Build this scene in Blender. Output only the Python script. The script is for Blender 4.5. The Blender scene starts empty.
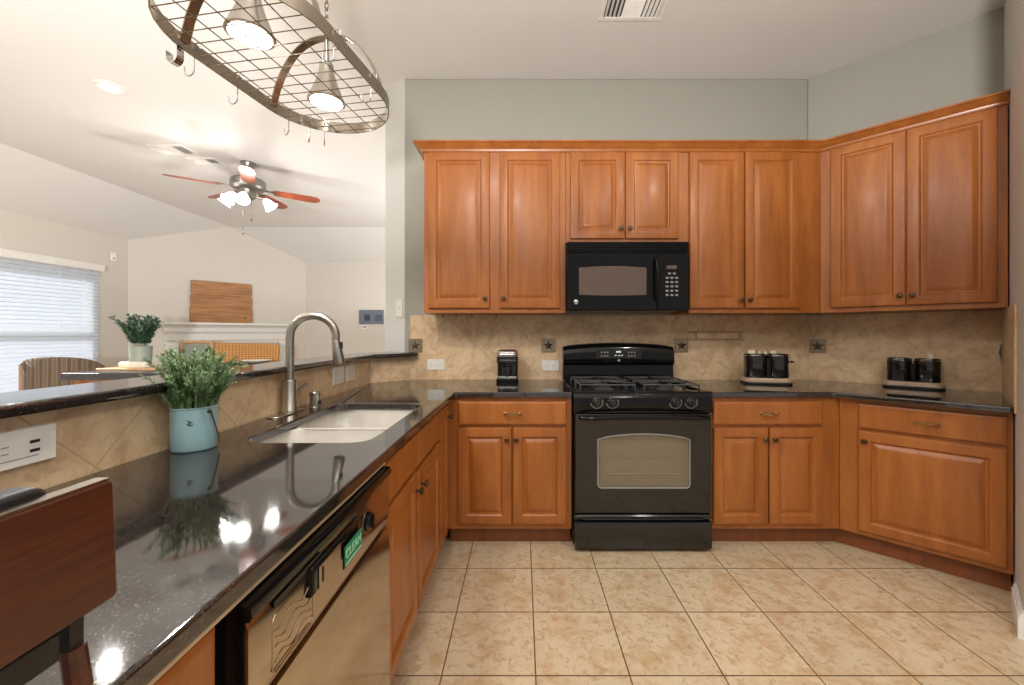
import bpy, bmesh, math, random
from mathutils import Vector, Matrix
from mathutils.geometry import tessellate_polygon
random.seed(7)
SC = bpy.context.scene
COL = SC.collection
PI = math.pi
R = math.radians

# ------------------------------------------------------------------ camera, world, exposure
cd = bpy.data.cameras.new('camera'); cam = bpy.data.objects.new('camera', cd); COL.objects.link(cam)
cd.sensor_width = 36; cd.lens = 411/1024*36
cd.shift_x = -10/1024; cd.shift_y = -8.5/1024; cd.clip_start = 0.01
cam.location = (0, 0, 1.2); cam.rotation_euler = (PI/2, 0, 0)
SC.camera = cam
SC.view_settings.view_transform = 'Standard'; SC.view_settings.look = 'None'
SC.view_settings.gamma = 1; SC.view_settings.use_curve_mapping = False
SC.view_settings.exposure = 0.0
w = bpy.data.worlds.new('world'); SC.world = w; w.use_nodes = True
w.node_tree.nodes['Background'].inputs[0].default_value = (1.0, 0.985, 0.96, 1)
w.node_tree.nodes['Background'].inputs[1].default_value = 0.45
SC.cycles.use_denoising = True
SC.cycles.max_bounces = 8

def lamp(name, kind, loc, power, color=(1, .96, .9), size=.05, rot=(0, 0, 0), parent=None, spot=None):
    l = bpy.data.lights.new(name, kind); l.energy = power; l.color = color
    if kind == 'AREA': l.shape = 'DISK'; l.size = size
    else: l.shadow_soft_size = size
    if spot: l.spot_size = spot; l.spot_blend = .25
    o = bpy.data.objects.new(name, l); COL.objects.link(o); o.location = loc; o.rotation_euler = rot
    if parent: o.parent = parent
    return o
CAN_POWER = 16
FILL_CANS = [(-.35, .25), (1.55, .35), (-.2, -1.5), (1.6, -1.5)]  # unseen ceiling lights, added to brighten the kitchen
LIVING_CANS = [(-3.04, 3.03), (-3.1, .9)]  # first one is in view; the second is an added fill
FAN_POWER = 8
RACK_POWER = 6
# added unseen fill spots: ceiling behind the camera, then the dining side
lamp('bounce_fill', 'SPOT', (-.1, -.7, 1.3), 400, (1, .97, .94), .15, (PI, 0, 0), spot=R(172))
fl_ = lamp('living_fill', 'SPOT', (-1.7, -1.0, 1.25), 750, (1, .985, .97), .2, (0, 0, 0), spot=R(72))
lamp('bounce_fill', 'SPOT', (-.7, 5.7, .9), 210, (1, .985, .97), .2, (PI, 0, 0), spot=R(172))  # hidden fill added behind the back wall to brighten the living room
fl_.rotation_euler = (Vector((-4.9, 5.0, 2.95))-Vector(fl_.location)).to_track_quat('-Z', 'Y').to_euler()
sun = lamp('sun', 'SUN', (-9, 5, 6), 15.0, (1, .98, .95), .02, (0, R(-50), 0))

# ------------------------------------------------------------------ materials
def S(r, g, b):
    f = lambda c: c/12.92 if c <= .04045 else ((c+.055)/1.055)**2.4
    return (f(r/255), f(g/255), f(b/255), 1)

class NT:
    def __init__(s, name):
        s.m = bpy.data.materials.new(name); s.m.use_nodes = True
        s.t = s.m.node_tree; s.b = s.t.nodes['Principled BSDF']; s.out = s.t.nodes['Material Output']
    def n(s, typ, **kw):
        nd = s.t.nodes.new(typ)
        for k, v in kw.items():
            if k in nd.inputs: nd.inputs[k].default_value = v
            else: setattr(nd, k, v)
        return nd
    def l(s, a, b): s.t.links.new(a, b)
    def coords(s, scale=(1, 1, 1), rnd=False, rot=(0, 0, 0)):
        tc = s.n('ShaderNodeTexCoord'); mp = s.n('ShaderNodeMapping')
        mp.inputs['Scale'].default_value = scale; mp.inputs['Rotation'].default_value = rot
        s.l(tc.outputs['Object'], mp.inputs['Vector'])
        if rnd:
            oi = s.n('ShaderNodeObjectInfo'); ml = s.n('ShaderNodeMath', operation='MULTIPLY'); ml.inputs[1].default_value = 37
            cb = s.n('ShaderNodeCombineXYZ'); s.l(oi.outputs['Random'], ml.inputs[0])
            for i in range(3): s.l(ml.outputs[0], cb.inputs[i])
            s.l(cb.outputs[0], mp.inputs['Location'])
        return mp.outputs[0]
    def noise(s, vec, scale, detail=4, rough=.55, dist=0):
        n = s.n('ShaderNodeTexNoise'); n.inputs['Scale'].default_value = scale; n.inputs['Detail'].default_value = detail
        n.inputs['Roughness'].default_value = rough; n.inputs['Distortion'].default_value = dist
        s.l(vec, n.inputs['Vector']); return n.outputs['Fac']
    def ramp(s, fac, stops):
        r = s.n('ShaderNodeValToRGB'); e = r.color_ramp.elements
        while len(e) < len(stops): e.new(.5)
        for i, (p, c) in enumerate(stops): e[i].position = p; e[i].color = c
        s.l(fac, r.inputs[0]); return r.outputs[0]
    def mix(s, fac, a, b, mode='MIX'):
        m = s.n('ShaderNodeMix', data_type='RGBA', blend_type=mode)
        for sock, v in ((m.inputs[0], fac), (m.inputs[6], a), (m.inputs[7], b)):
            if hasattr(v, 'links'): s.l(v, sock)
            else: sock.default_value = v
        return m.outputs[2]
    def bump(s, h, strength=.1, dist=.002):
        b = s.n('ShaderNodeBump'); b.inputs['Strength'].default_value = strength; b.inputs['Distance'].default_value = dist
        s.l(h, b.inputs['Height']); s.l(b.outputs[0], s.b.inputs['Normal'])
    def set(s, **kw):
        for k, v in kw.items():
            i = s.b.inputs[k.replace('_', ' ')]
            if hasattr(v, 'links'): s.l(v, i)
            else: i.default_value = v
        return s.m

def plain(name, c, rough=.5, metal=0, **kw):
    n = NT(name); v = n.coords(rnd=True); f = n.noise(v, 25, 3)
    c2 = tuple(min(1, x*1.06) for x in c[:3])+(1,); c1 = tuple(x*.94 for x in c[:3])+(1,)
    n.set(Base_Color=n.ramp(f, [(.3, c1), (.7, c2)]), Roughness=rough, Metallic=metal)
    for k, v in kw.items(): n.b.inputs[k.replace('_', ' ')].default_value = v
    return n.m

def wood(name, c1, c2, c3, rough=.36, scale=(9, 9, 1.2), streak=1.0, coat=.15):
    n = NT(name); v = n.coords(scale, rnd=True)
    a = n.noise(v, 1.6, 6, .6, .5); col = n.ramp(a, [(.28, c1), (.52, c2), (.75, c3)])
    v2 = n.coords(tuple(x*6 for x in scale), rnd=True); b = n.noise(v2, 2.2, 4)
    col = n.mix(.15*streak, col, n.ramp(b, [(.3, c1), (.7, c3)]), 'MIX')
    n.set(Base_Color=col, Roughness=rough, Coat_Weight=coat, Coat_Roughness=.18)
    return n.m

def paint(name, c, bump=.25, rough=.6):
    n = NT(name); v = n.coords(); f = n.noise(v, 2, 2); g = n.noise(v, 55, 3, .6)
    n.set(Base_Color=n.ramp(f, [(.3, tuple(x*.98 for x in c[:3])+(1,)), (.7, c)]), Roughness=rough)
    n.bump(g, bump, .004); return n.m

def tile(name, size, diag, base, spot, warm, grout, rough, mortar=.0022, plane='XY', fine=45, bumpd=.0015):
    n = NT(name); tc = n.n('ShaderNodeTexCoord'); sp = n.n('ShaderNodeSeparateXYZ'); n.l(tc.outputs['Object'], sp.inputs[0])
    a, b = sp.outputs[0], sp.outputs[1 if plane == 'XY' else 2]
    cb = n.n('ShaderNodeCombineXYZ'); n.l(a, cb.inputs[0]); n.l(b, cb.inputs[1])
    vec = cb.outputs[0]
    mp = n.n('ShaderNodeMapping'); mp.inputs['Rotation'].default_value = (0, 0, PI/4 if diag else 0); n.l(vec, mp.inputs[0])
    br = n.n('ShaderNodeTexBrick', offset=0.0, squash=1.0); n.l(mp.outputs[0], br.inputs['Vector'])
    br.inputs['Scale'].default_value = 1; br.inputs['Brick Width'].default_value = size; br.inputs['Row Height'].default_value = size
    br.inputs['Mortar Size'].default_value = mortar; br.inputs['Mortar Smooth'].default_value = .15
    br.inputs['Color1'].default_value = (.93, .93, .93, 1); br.inputs['Color2'].default_value = (1, 1, 1, 1); br.inputs['Mortar'].default_value = (1, 1, 1, 1)
    v = n.coords(); f1 = n.noise(v, 8, 5, .62, .6); f2 = n.noise(v, fine, 4, .65, .8)
    col = n.ramp(f1, [(.36, warm), (.52, base), (.75, tuple(min(1, x*1.06) for x in base[:3])+(1,))])
    col = n.mix(n.ramp(f2, [(.50, (0, 0, 0, 1)), (.66, (.75, .75, .75, 1))]), col, spot)
    col = n.mix(1.0, col, br.outputs['Color'], 'MULTIPLY')
    col = n.mix(br.outputs['Fac'], col, grout)
    n.set(Base_Color=col, Roughness=rough)
    inv = n.n('ShaderNodeMath', operation='SUBTRACT'); inv.inputs[0].default_value = 1; n.l(br.outputs['Fac'], inv.inputs[1])
    n.bump(inv.outputs[0], .5, bumpd)
    return n.m

M = {}
M['kwall'] = paint('sage_grey_paint', S(162, 160, 149))
M['pier'] = paint('pale_paint_and_lit_wall', S(206, 205, 200))
M['lwall'] = paint('beige_paint', S(209, 202, 192), .12)
M['ceil'] = paint('ceiling_paint', S(222, 220, 217), .2, .8)
M['white'] = plain('white_enamel', S(232, 230, 225), .35)
M['outlet'] = plain('white_plastic', S(228, 224, 214), .35)
M['cab'] = wood('honey_maple', S(138, 77, 28), S(163, 95, 39), S(180, 112, 52))
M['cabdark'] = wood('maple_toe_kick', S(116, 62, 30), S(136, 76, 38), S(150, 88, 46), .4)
M['floor'] = tile('floor_tile', .3302, False, S(210, 190, 158), S(178, 148, 112), S(198, 167, 129), S(112, 90, 62), .28, .0028, 'XY', 28)
M['splash'] = tile('stone_wall_tile', .33, True, S(224, 195, 156), S(196, 160, 122), S(204, 168, 128), S(184, 154, 118), .38, .0016, 'XZ', 22, .0008)
n = NT('dark_granite'); v = n.coords(); f = n.noise(v, 330, 3, .6); g = n.noise(v, 420, 2)
col = n.ramp(f, [(.40, S(22, 19, 18)), (.56, S(40, 35, 32)), (.72, S(100, 90, 80))])
M['granite'] = n.set(Base_Color=col, Roughness=n.ramp(g, [(.3, (.035,)*3+(1,)), (.7, (.07,)*3+(1,))]), IOR=1.95)
M['bargranite'] = M['granite']
n = NT('brushed_nickel'); v = n.coords((1, 1, 40)); f = n.noise(v, 20, 3)
M['nickel'] = n.set(Base_Color=n.ramp(f, [(.3, S(172, 166, 156)), (.7, S(198, 192, 182))]), Metallic=1.0, Roughness=.28)
M['darknickel'] = plain('antique_nickel', S(120, 108, 92), .3, 1.0)
M['bronze'] = plain('bronze_knob', S(96, 76, 58), .35, .9)
M['pewter'] = plain('pewter_tile', S(150, 136, 114), .4, .7)
M['pewterdark'] = plain('dark_pewter', S(96, 86, 72), .4, .7)
M['black'] = plain('black_enamel', (.005, .005, .005, 1), .10, 0, IOR=1.36)
M['blackmatte'] = plain('black_plastic', (.010, .010, .010, 1), .4)
M['blackglass'] = plain('black_glass', (.008, .007, .006, 1), .06, 0, IOR=1.62)
M['pull'] = plain('antique_brass_pull', S(176, 146, 104), .3, 1.0)
M['iron'] = plain('grate_iron', (.06, .06, .06, 1), .22)
M['knobblack'] = plain('black_knob', (.02, .02, .02, 1), .2)
M['chrome'] = plain('chrome', S(215, 215, 215), .12, 1.0)
M['steel'] = plain('warm_stainless', S(190, 176, 156), .13, 1.0)
M['tansteel'] = plain('tan_brushed_base', S(196, 172, 148), .35, .3)
M['sink'] = plain('sink_composite', S(194, 188, 178), .3)
M['rack'] = plain('satin_steel_strap', S(160, 150, 136), .24, 1.0)
M['pot'] = plain('blue_grey_enamel', S(142, 176, 181), .35)
M['potgreen'] = plain('sage_ceramic', S(150, 162, 150), .4)
M['soil'] = plain('soil', S(52, 40, 30), .9)
M['fanwood'] = wood('cherry_blade', S(112, 52, 34), S(140, 68, 46), S(156, 84, 58), .35, (2, 2, 2))
M['fanmetal'] = plain('fan_pewter', S(140, 136, 130), .3, .9)
M['walnut'] = wood('walnut', S(28, 11, 6), S(76, 33, 18), S(116, 56, 31), .3, (7, 1.2, 16), 2.0, .35)
M['board'] = wood('old_pine_board', S(118, 78, 46), S(168, 116, 72), S(196, 148, 100), .6, (1.4, 14, 14), 1.6, 0)
M['lightwood'] = wood('light_beech', S(190, 146, 98), S(206, 164, 116), S(220, 182, 136), .45, (9, 9, 1.2), 1, .1)
M['applewood'] = wood('warm_table_wood', S(140, 84, 48), S(165, 104, 62), S(182, 122, 78), .4)
M['leather'] = plain('black_leather', (.012, .011, .011, 1), .4)
M['slate'] = plain('dark_table_top', S(62, 60, 62), .3)
M['black_rubber'] = plain('dark_rubber', (.02, .02, .02, 1), .6)
n = NT('wicker'); v = n.coords(); wv = n.n('ShaderNodeTexWave'); wv.inputs['Scale'].default_value = 7; n.l(v, wv.inputs[0])
w2 = n.n('ShaderNodeTexWave', bands_direction='Z'); w2.inputs['Scale'].default_value = 9; n.l(v, w2.inputs[0])
mm = n.mix(.5, wv.outputs['Color'], w2.outputs['Color'])
n.set(Base_Color=n.ramp(mm, [(.2, S(176, 120, 62)), (.8, S(212, 158, 92))]), Roughness=.6); n.bump(mm, .6, .01); M['wicker'] = n.m
n = NT('striped_throw'); v = n.coords(); wv = n.n('ShaderNodeTexWave', bands_direction='X'); wv.inputs['Scale'].default_value = 4.5; n.l(v, wv.inputs[0])
n.set(Base_Color=n.ramp(wv.outputs['Fac'], [(.2, S(92, 76, 62)), (.5, S(130, 114, 98)), (.8, S(106, 90, 76))]), Roughness=.9); M['throw'] = n.m
M['brownfab'] = plain('brown_fabric', S(128, 92, 66), .8)
M['greenfab'] = plain('sage_fabric', S(142, 150, 134), .85)
M['cream'] = plain('cream_stoneware', S(226, 218, 204), .4)
M['toast'] = plain('cream_tops', S(226, 214, 192), .5)
M['firetile'] = plain('beige_stone', S(204, 184, 160), .5)
M['panelgrey'] = plain('blue_grey_plastic', S(102, 110, 124), .35)
M['darkprint'] = plain('dark_print', S(50, 54, 66), .5)
M['greenplate'] = plain('green_sign', S(24, 130, 88), .45)
M['greentext'] = plain('pale_green_print', S(170, 226, 196), .5)
M['grey'] = plain('mid_grey_print', S(150, 150, 146), .4)
M['redpipe'] = plain('tan_strip', S(214, 184, 146), .4)
n = NT('ovenglass'); M['ovenglass'] = n.set(Base_Color=S(150, 136, 112), Roughness=.06, Alpha=.30, IOR=1.6)  # tan in the pane stands in for the room's reflection
M['ovenliner'] = plain('grey_oven_enamel', S(150, 137, 114), .4)
M['mwglass'] = plain('grey_mesh_window', S(104, 88, 78), .12)
n = NT('window_glass'); tp = n.n('ShaderNodeBsdfTransparent'); gl = n.n('ShaderNodeBsdfGlossy', Roughness=.02); mx = n.n('ShaderNodeMixShader'); mx.inputs[0].default_value = .06
n.l(tp.outputs[0], mx.inputs[1]); n.l(gl.outputs[0], mx.inputs[2]); n.l(mx.outputs[0], n.out.inputs[0]); M['glass'] = n.m
n = NT('blind_slat'); tr = n.n('ShaderNodeBsdfTranslucent'); tr.inputs[0].default_value = S(236, 242, 250)
mx = n.n('ShaderNodeMixShader'); mx.inputs[0].default_value = .55
n.set(Base_Color=S(238, 240, 242), Roughness=.4); n.l(n.b.outputs[0], mx.inputs[1]); n.l(tr.outputs[0], mx.inputs[2]); n.l(mx.outputs[0], n.out.inputs[0]); M['slat'] = n.m
def emit(name, c, s):
    n = NT(name); n.set(Base_Color=(.9, .9, .9, 1), Emission_Color=c, Emission_Strength=s); return n.m
M['bulb'] = emit('lit_bulb', (1, .95, .86, 1), 6)
M['shade'] = emit('lit_frosted_shade', (1, .96, .9, 1), 2.6)
M['can'] = emit('lit_can', (1, .96, .9, 1), 5)
M['led'] = emit('green_display', (.05, .6, .35, 1), .35)
def leafmat(name, a, b):
    n = NT(name); v = n.coords(); f = n.noise(v, 30, 2); n.set(Base_Color=n.ramp(f, [(.3, a), (.7, b)]), Roughness=.5); return n.m
M['rosemary'] = leafmat('rosemary_leaf', S(70, 98, 58), S(140, 166, 116))
M['olive'] = leafmat('olive_leaf', S(44, 72, 54), S(104, 136, 108))

# ------------------------------------------------------------------ mesh helpers
class MB:
    def __init__(s): s.v = []; s.f = []
    def add(s, vs, fs, mat=None):
        o = len(s.v); s.v += [(mat @ Vector(p)) if mat else Vector(p) for p in vs]; s.f += [[i+o for i in f] for f in fs]; return s
    def box(s, x0, x1, y0, y1, z0, z1, mat=None):
        vs = [(x0, y0, z0), (x1, y0, z0), (x1, y1, z0), (x0, y1, z0), (x0, y0, z1), (x1, y0, z1), (x1, y1, z1), (x0, y1, z1)]
        return s.add(vs, [(3, 2, 1, 0), (4, 5, 6, 7), (0, 1, 5, 4), (1, 2, 6, 5), (2, 3, 7, 6), (3, 0, 4, 7)], mat)
    def prism(s, poly, z0, z1, holes=(), axis='z', mat=None):
        # polygon in (a,b), extruded along axis
        loops = [list(poly)]+[list(h) for h in holes]
        tess = tessellate_polygon([[Vector((p[0], p[1], 0)) for p in l] for l in loops])
        flat = [p for l in loops for p in l]; N = len(flat)
        P = {'z': lambda p, c: (p[0], p[1], c), 'y': lambda p, c: (p[0], c, p[1]), 'x': lambda p, c: (c, p[0], p[1])}[axis]
        vs = [P(p, z0) for p in flat]+[P(p, z1) for p in flat]
        fs = []
        if not holes:
            fs = [list(range(N))[::-1], list(range(N, 2*N))]
        else:
            for t in tess: fs += [[t[0], t[1], t[2]], [t[2]+N, t[1]+N, t[0]+N]]
        o = 0
        for l in loops:
            k = len(l)
            for i in range(k):
                a, b = o+i, o+(i+1) % k
                fs.append([a, b, b+N, a+N])
            o += k
        return s.add(vs, fs, mat)
    def loft(s, loops, cap0=True, cap1=True, closed=True, mat=None):
        k = len(loops[0]); vs = [p for l in loops for p in l]; fs = []
        for j in range(len(loops)-1):
            for i in range(k if closed else k-1):
                a = j*k+i; b = j*k+(i+1) % k
                fs.append([a, b, b+k, a+k])
        if cap0: fs.append(list(range(k))[::-1])
        if cap1: fs.append(list(range((len(loops)-1)*k, len(loops)*k)))
        return s.add(vs, fs, mat)
    def lathe(s, prof, n=24, mat=None, sx=1, sy=1):
        # prof: list of (r,z)
        loops = [[(r*math.cos(2*PI*i/n)*sx, r*math.sin(2*PI*i/n)*sy, z) for i in range(n)] for r, z in prof]
        return s.loft(loops, mat=mat)
    def tube(s, pts, r, n=8, closed=False, flat=None):
        pts = [Vector(p) for p in pts]; loops = []; up = None; N = len(pts)
        for i, p in enumerate(pts):
            a = pts[i-1] if (i or closed) else p; b = pts[(i+1) % N] if (i < N-1 or closed) else p
            d = (b-a).normalized()
            if up is None:
                up = d.orthogonal().normalized() if not flat else Vector(flat)
            u = (up-d*up.dot(d)).normalized(); up = u if not flat else up; w_ = d.cross(u)
            rr = r[i] if isinstance(r, (list, tuple)) and not flat else r
            if flat: ru, rw = r
            else: ru = rw = rr
            if flat:
                loops.append([p+u*ru*sx+w_*rw*sy for sx, sy in ((1, 1), (1, -1), (-1, -1), (-1, 1))])
            else:
                loops.append([p+u*ru*math.cos(2*PI*k/n)+w_*rw*math.sin(2*PI*k/n) for k in range(n)])
        if closed: loops.append(loops[0]); return s.loft(loops, False, False)
        return s.loft(loops)
    def build(s, name, mat, parent=None, loc=None, bevel=0, smooth=35, seg=2, sub=0):
        me = bpy.data.meshes.new(name); me.from_pydata([tuple(v) for v in s.v], [], s.f)
        bm = bmesh.new(); bm.from_mesh(me); bmesh.ops.recalc_face_normals(bm, faces=bm.faces)
        if smooth:
            for f in bm.faces: f.smooth = True
        bm.to_mesh(me); bm.free()
        if smooth: me.set_sharp_from_angle(angle=R(smooth))
        me.materials.append(M[mat] if isinstance(mat, str) else mat)
        o = bpy.data.objects.new(name, me); COL.objects.link(o)
        if parent: o.parent = parent
        if loc: o.location = loc
        if bevel:
            b = o.modifiers.new('bevel', 'BEVEL'); b.width = bevel; b.segments = seg; b.limit_method = 'ANGLE'; b.angle_limit = R(40); b.harden_normals = False
        if sub:
            b = o.modifiers.new('sub', 'SUBSURF'); b.levels = sub; b.render_levels = sub
        return o

def box(x0, x1, y0, y1, z0, z1): return MB().box(x0, x1, y0, y1, z0, z1)
def thing(name, label, cat, loc=(0, 0, 0), rz=0, group=None):
    o = bpy.data.objects.new(name, None); COL.objects.link(o); o.location = loc; o.rotation_euler = (0, 0, rz)
    o.empty_display_size = .05
    o['label'] = label; o['category'] = cat
    if group: o['group'] = group
    return o
def tag(o, label, cat, group=None):
    o['label'] = label; o['category'] = cat
    if group: o['group'] = group
    return o
def struct(o): o['kind'] = 'structure'; return o
def dup(o, parent=None, loc=None, rz=None, label=None):
    c = o.copy(); COL.objects.link(c)
    if parent: c.parent = parent
    if loc is not None: c.location = loc
    if rz is not None: c.rotation_euler = (0, 0, rz)
    if label: c['label'] = label
    for ch in list(o.children): dup(ch, c)
    return c
def arc(cx, cy, r, a0, a1, n): return [(cx+r*math.cos(R(a0+(a1-a0)*i/n)), cy+r*math.sin(R(a0+(a1-a0)*i/n))) for i in range(n+1)]
def rrect(x0, x1, y0, y1, r, n=5):
    return arc(x1-r, y0+r, r, -90, 0, n)+arc(x1-r, y1-r, r, 0, 90, n)+arc(x0+r, y1-r, r, 90, 180, n)+arc(x0+r, y0+r, r, 180, 270, n)
def pix(px, py, Y): return ((px-522)*Y/411, Y, 1.2-(py-334)*Y/411)

# ------------------------------------------------------------------ room
CZ = 3.02; EZ = 2.586; LX = -5.805; FY = 7.91
fl = box(-6.2, 4.2, -3.2, 8.3, -.12, 0); [p.__isub__(Vector((.048, 2.104, 0))) for p in fl.v]
struct(fl.build('floor', 'floor', loc=(.048, 2.104, 0), smooth=0))
c = MB(); pk = (-4.97, 6.99)
T = .12
def slab(vs):
    k = len(vs); c.add([*vs]+[(x, y, z+T) for x, y, z in vs], [list(range(k)), list(range(k, 2*k))[::-1]]+[[i, (i+1) % k, (i+1) % k+k, i+k] for i in range(k)])
slab([(pk[0], -3.2, CZ), (4.2, -3.2, CZ), (4.2, pk[1], CZ), (pk[0], pk[1], CZ)])
slab([(LX-.02, -3.2, EZ-.01), (pk[0], -3.2, CZ), (pk[0], pk[1], CZ), (LX-.02, 6.04, EZ-.01)])
slab([(pk[0], pk[1], CZ), (4.2, pk[1], CZ), (4.2, FY+.02, EZ-.01), (-4.14, FY+.02, EZ-.01)])
struct(c.build('ceiling', 'ceil', smooth=0))
# left wall with a window opening
WY0, WY1, WZ0, WZ1 = 3.9, 5.58, .42, 2.08
wl = MB()
wl.box(LX-.15, LX, -3.2, WY0, 0, 2.7); wl.box(LX-.15, LX, WY1, 6.2, 0, 2.7)
wl.box(LX-.15, LX, WY0, WY1, 0, WZ0); wl.box(LX-.15, LX, WY0, WY1, WZ1, 2.7)
struct(wl.build('wall_left', 'lwall', smooth=0))
dl = Vector((1.645, 1.853, 0)).normalized(); dn = Vector((dl.y, -dl.x, 0)); DROT = math.atan2(dl.y, dl.x)
fw = MB().prism([(-.1, 0), (2.58, 0), (2.58, 2.7), (1.258, 3.08), (-.1, 2.7)], 0, .15, axis='y')
struct(fw.build('wall_fireplace', 'lwall', loc=(LX, 6.057, 0), smooth=0)).rotation_euler = (0, 0, DROT)
struct(box(-4.3, 1.6, FY, FY+.15, 0, 2.7).build('wall_far', 'lwall', smooth=0))
struct(MB().prism([(-.834, 2.93), (2.04, 2.93), (2.10, 3.05), (-1.01, 3.05)], 0, CZ).build('wall_back', 'kwall', smooth=0, bevel=.01))
struct(MB().prism([(2.04, 2.93), (2.68, 2.285), (2.80, 2.36), (2.10, 3.05)], 0, CZ).build('wall_diagonal', 'kwall', smooth=0))
A = Vector((2.68, 2.285)); E = Vector((-.515, -.488)).normalized(); EN = Vector((-E.y, E.x))  # EN points into the kitchen? checked below
if EN.dot(Vector((-1, 1))) < 0: EN = -EN
B = A+E*.98
struct(MB().prism([A, B, B-EN*.14, A-EN*.14], 0, CZ).build('wall_right', 'pier', smooth=0, bevel=.015))  # paler colour puts light into a wall face that lies in shade
# pale painted end of the back wall
e0 = Vector((-.834, 2.93)); e1 = Vector((-1.01, 3.05)); ed = (e1-e0).normalized(); en = Vector((-ed.y, ed.x))
if en.y > 0: en = -en
struct(MB().prism([e0+en*.004, e1+en*.004, e1, e0], 1.07, CZ).build('wall_pier', 'pier', smooth=0))
struct(MB().prism([(-1.01, -.6), (-1.01, 2.705), (-.79, 2.925), (-.83, 2.925), (-1.0, 3.04), (-1.13, 2.76), (-1.13, -.6)], 0, 1.042).build('wall_peninsula', 'lwall', smooth=0))
# tiled splashbacks, each in its own frame so the diagonal tiles meet as on the wall
def splash(name, origin, rz, a0, a1, z0, z1, t=.008):
    o = struct(box(a0, a1, -t, 0, z0-origin[2], z1-origin[2]).build(name, 'splash', loc=origin, smooth=0, bevel=.002)); o.rotation_euler = (0, 0, rz); return o
splash('wall_splashback_back', (.174, 2.93, 1.085), 0, -.97, 1.866, .85, 1.333)
dA = Vector((2.04, 2.93)); ddir = Vector((.64, -.645)).normalized(); dv = dA+ddir*.55
splash('wall_splashback_diagonal', (dv.x, dv.y, 1.12), math.atan2(ddir.y, ddir.x), -.545, .357, .85, 1.333)
splash('wall_splashback_end', (A.x, A.y, 1.12), math.atan2(E.y, E.x), .01, .71, .85, 1.333)
splash('wall_splashback_peninsula', (-1.01, .966, .887), PI/2, -1.5, 1.737, .85, 1.042)
splash('wall_splashback_bend', (-1.01, 2.705, .95), PI/4, .004, .30, .85, 1.042)
# baseboard where the end wall leaves the cabinets
bb = MB(); q0 = A+E*.69; q1 = B
for (o_, z0, z1) in ((.016, 0, .08), (.011, .08, .095), (.006, .095, .105)):
    bb.prism([q0+EN*.0005, q1+EN*.0005, q1+EN*o_, q0+EN*o_], z0, z1)
struct(bb.build('baseboard_right', 'white'))
# window
wn = MB()
for y0, y1, z0, z1 in ((WY0, WY1, WZ0, WZ0+.05), (WY0, WY1, WZ1-.05, WZ1), (WY0, WY0+.05, WZ0+.05, WZ1-.05), (WY1-.05, WY1, WZ0+.05, WZ1-.05), (WY0+.05, WY1-.05, 1.23, 1.29)):
    wn.box(LX-.12, LX-.07, y0, y1, z0, z1)
win = struct(wn.build('window_1', 'white', bevel=.004))
g = box(LX-.098, LX-.092, WY0+.05, WY1-.05, WZ0+.05, WZ1-.05).build('window_pane', 'glass', win); g['kind'] = 'structure'
bl = thing('window_blind', 'white horizontal slatted blind with valance on the dining room window', 'blind', (LX, (WY0+WY1)/2, WZ1+.03))
bw = (WY1-WY0)/2+.03
s_ = MB(); nsl = 34
for i in range(nsl):
    z = -.09-i*.0485
    m_ = Matrix.Translation((.035, 0, z)) @ Matrix.Rotation(R(52), 4, 'Y')
    s_.box(-.027, .027, -bw+.01, bw-.01, -.0012, .0012, m_)
s_.build('slats', 'slat', bl, smooth=0)
MB().prism([(.0, -.055), (.075, -.055), (.082, -.03), (.085, .0), (.095, .02), (.095, .03), (.0, .03)], -bw-.03, bw+.03, axis='y').build('valance', 'white', bl)
box(.02, .05, -bw+.01, bw-.01, -.09-nsl*.0485-.015, -.09-nsl*.0485+.008).build('bottom_rail', 'slat', bl, bevel=.003)
MB().tube([(.07, bw-.5, -.06), (.072, bw-.5, -.8)], .002).lathe([(.0005, 0), (.008, .005), (.006, .03), (.001, .035)], 10, Matrix.Translation((.072, bw-.5, -.83))).build('pull_cord', 'white', bl)

# ------------------------------------------------------------------ cabinet builder
def door_mb(w, h, t=.02, fr=.055, slabdoor=False):
    def ring(i, d): return [(i, d, i), (w-i, d, i), (w-i, d, h-i), (i, d, h-i)]
    if slabdoor: L = [(0, t), (0, .007), (.003, .003), (.010, 0), (.016, 0)]
    else: L = [(0, t), (0, .005), (.003, .001), (.006, 0), (fr-.006, 0), (fr-.003, .002), (fr, .006), (fr+.003, .0115), (fr+.009, .012), (fr+.022, .0065), (fr+.031, .0026), (fr+.035, .0018)]
    return MB().loft([ring(i, d) for i, d in L])
def knob(parent, x, z, y=0):
    m_ = Matrix.Translation((x, y, z)) @ Matrix.Rotation(PI/2, 4, 'X')
    MB().lathe([(.0055, -.002), (.0055, .008), (.005, .012), (.011, .016), (.0145, .020), (.0145, .024), (.010, .028), (.001, .029)], 16, m_).build('knob', 'bronze', parent)
def pull(parent, x, z, w=.085):
    pts = [(x-w/2, .002, z), (x-w/2, -.014, z)]+[(x-w/2+w*i/8, -.018-.010*math.sin(PI*i/8), z) for i in range(9)]+[(x+w/2, -.014, z), (x+w/2, .002, z)]
    h = MB().tube(pts, .0052, 8)
    for sx in (-1, 1): h.lathe([(.008, -.001), (.008, .003), (.004, .006)], 12, Matrix.Translation((x+sx*w/2, 0, z)) @ Matrix.Rotation(PI/2, 4, 'X'))
    h.build('handle', 'pull', parent)
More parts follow.
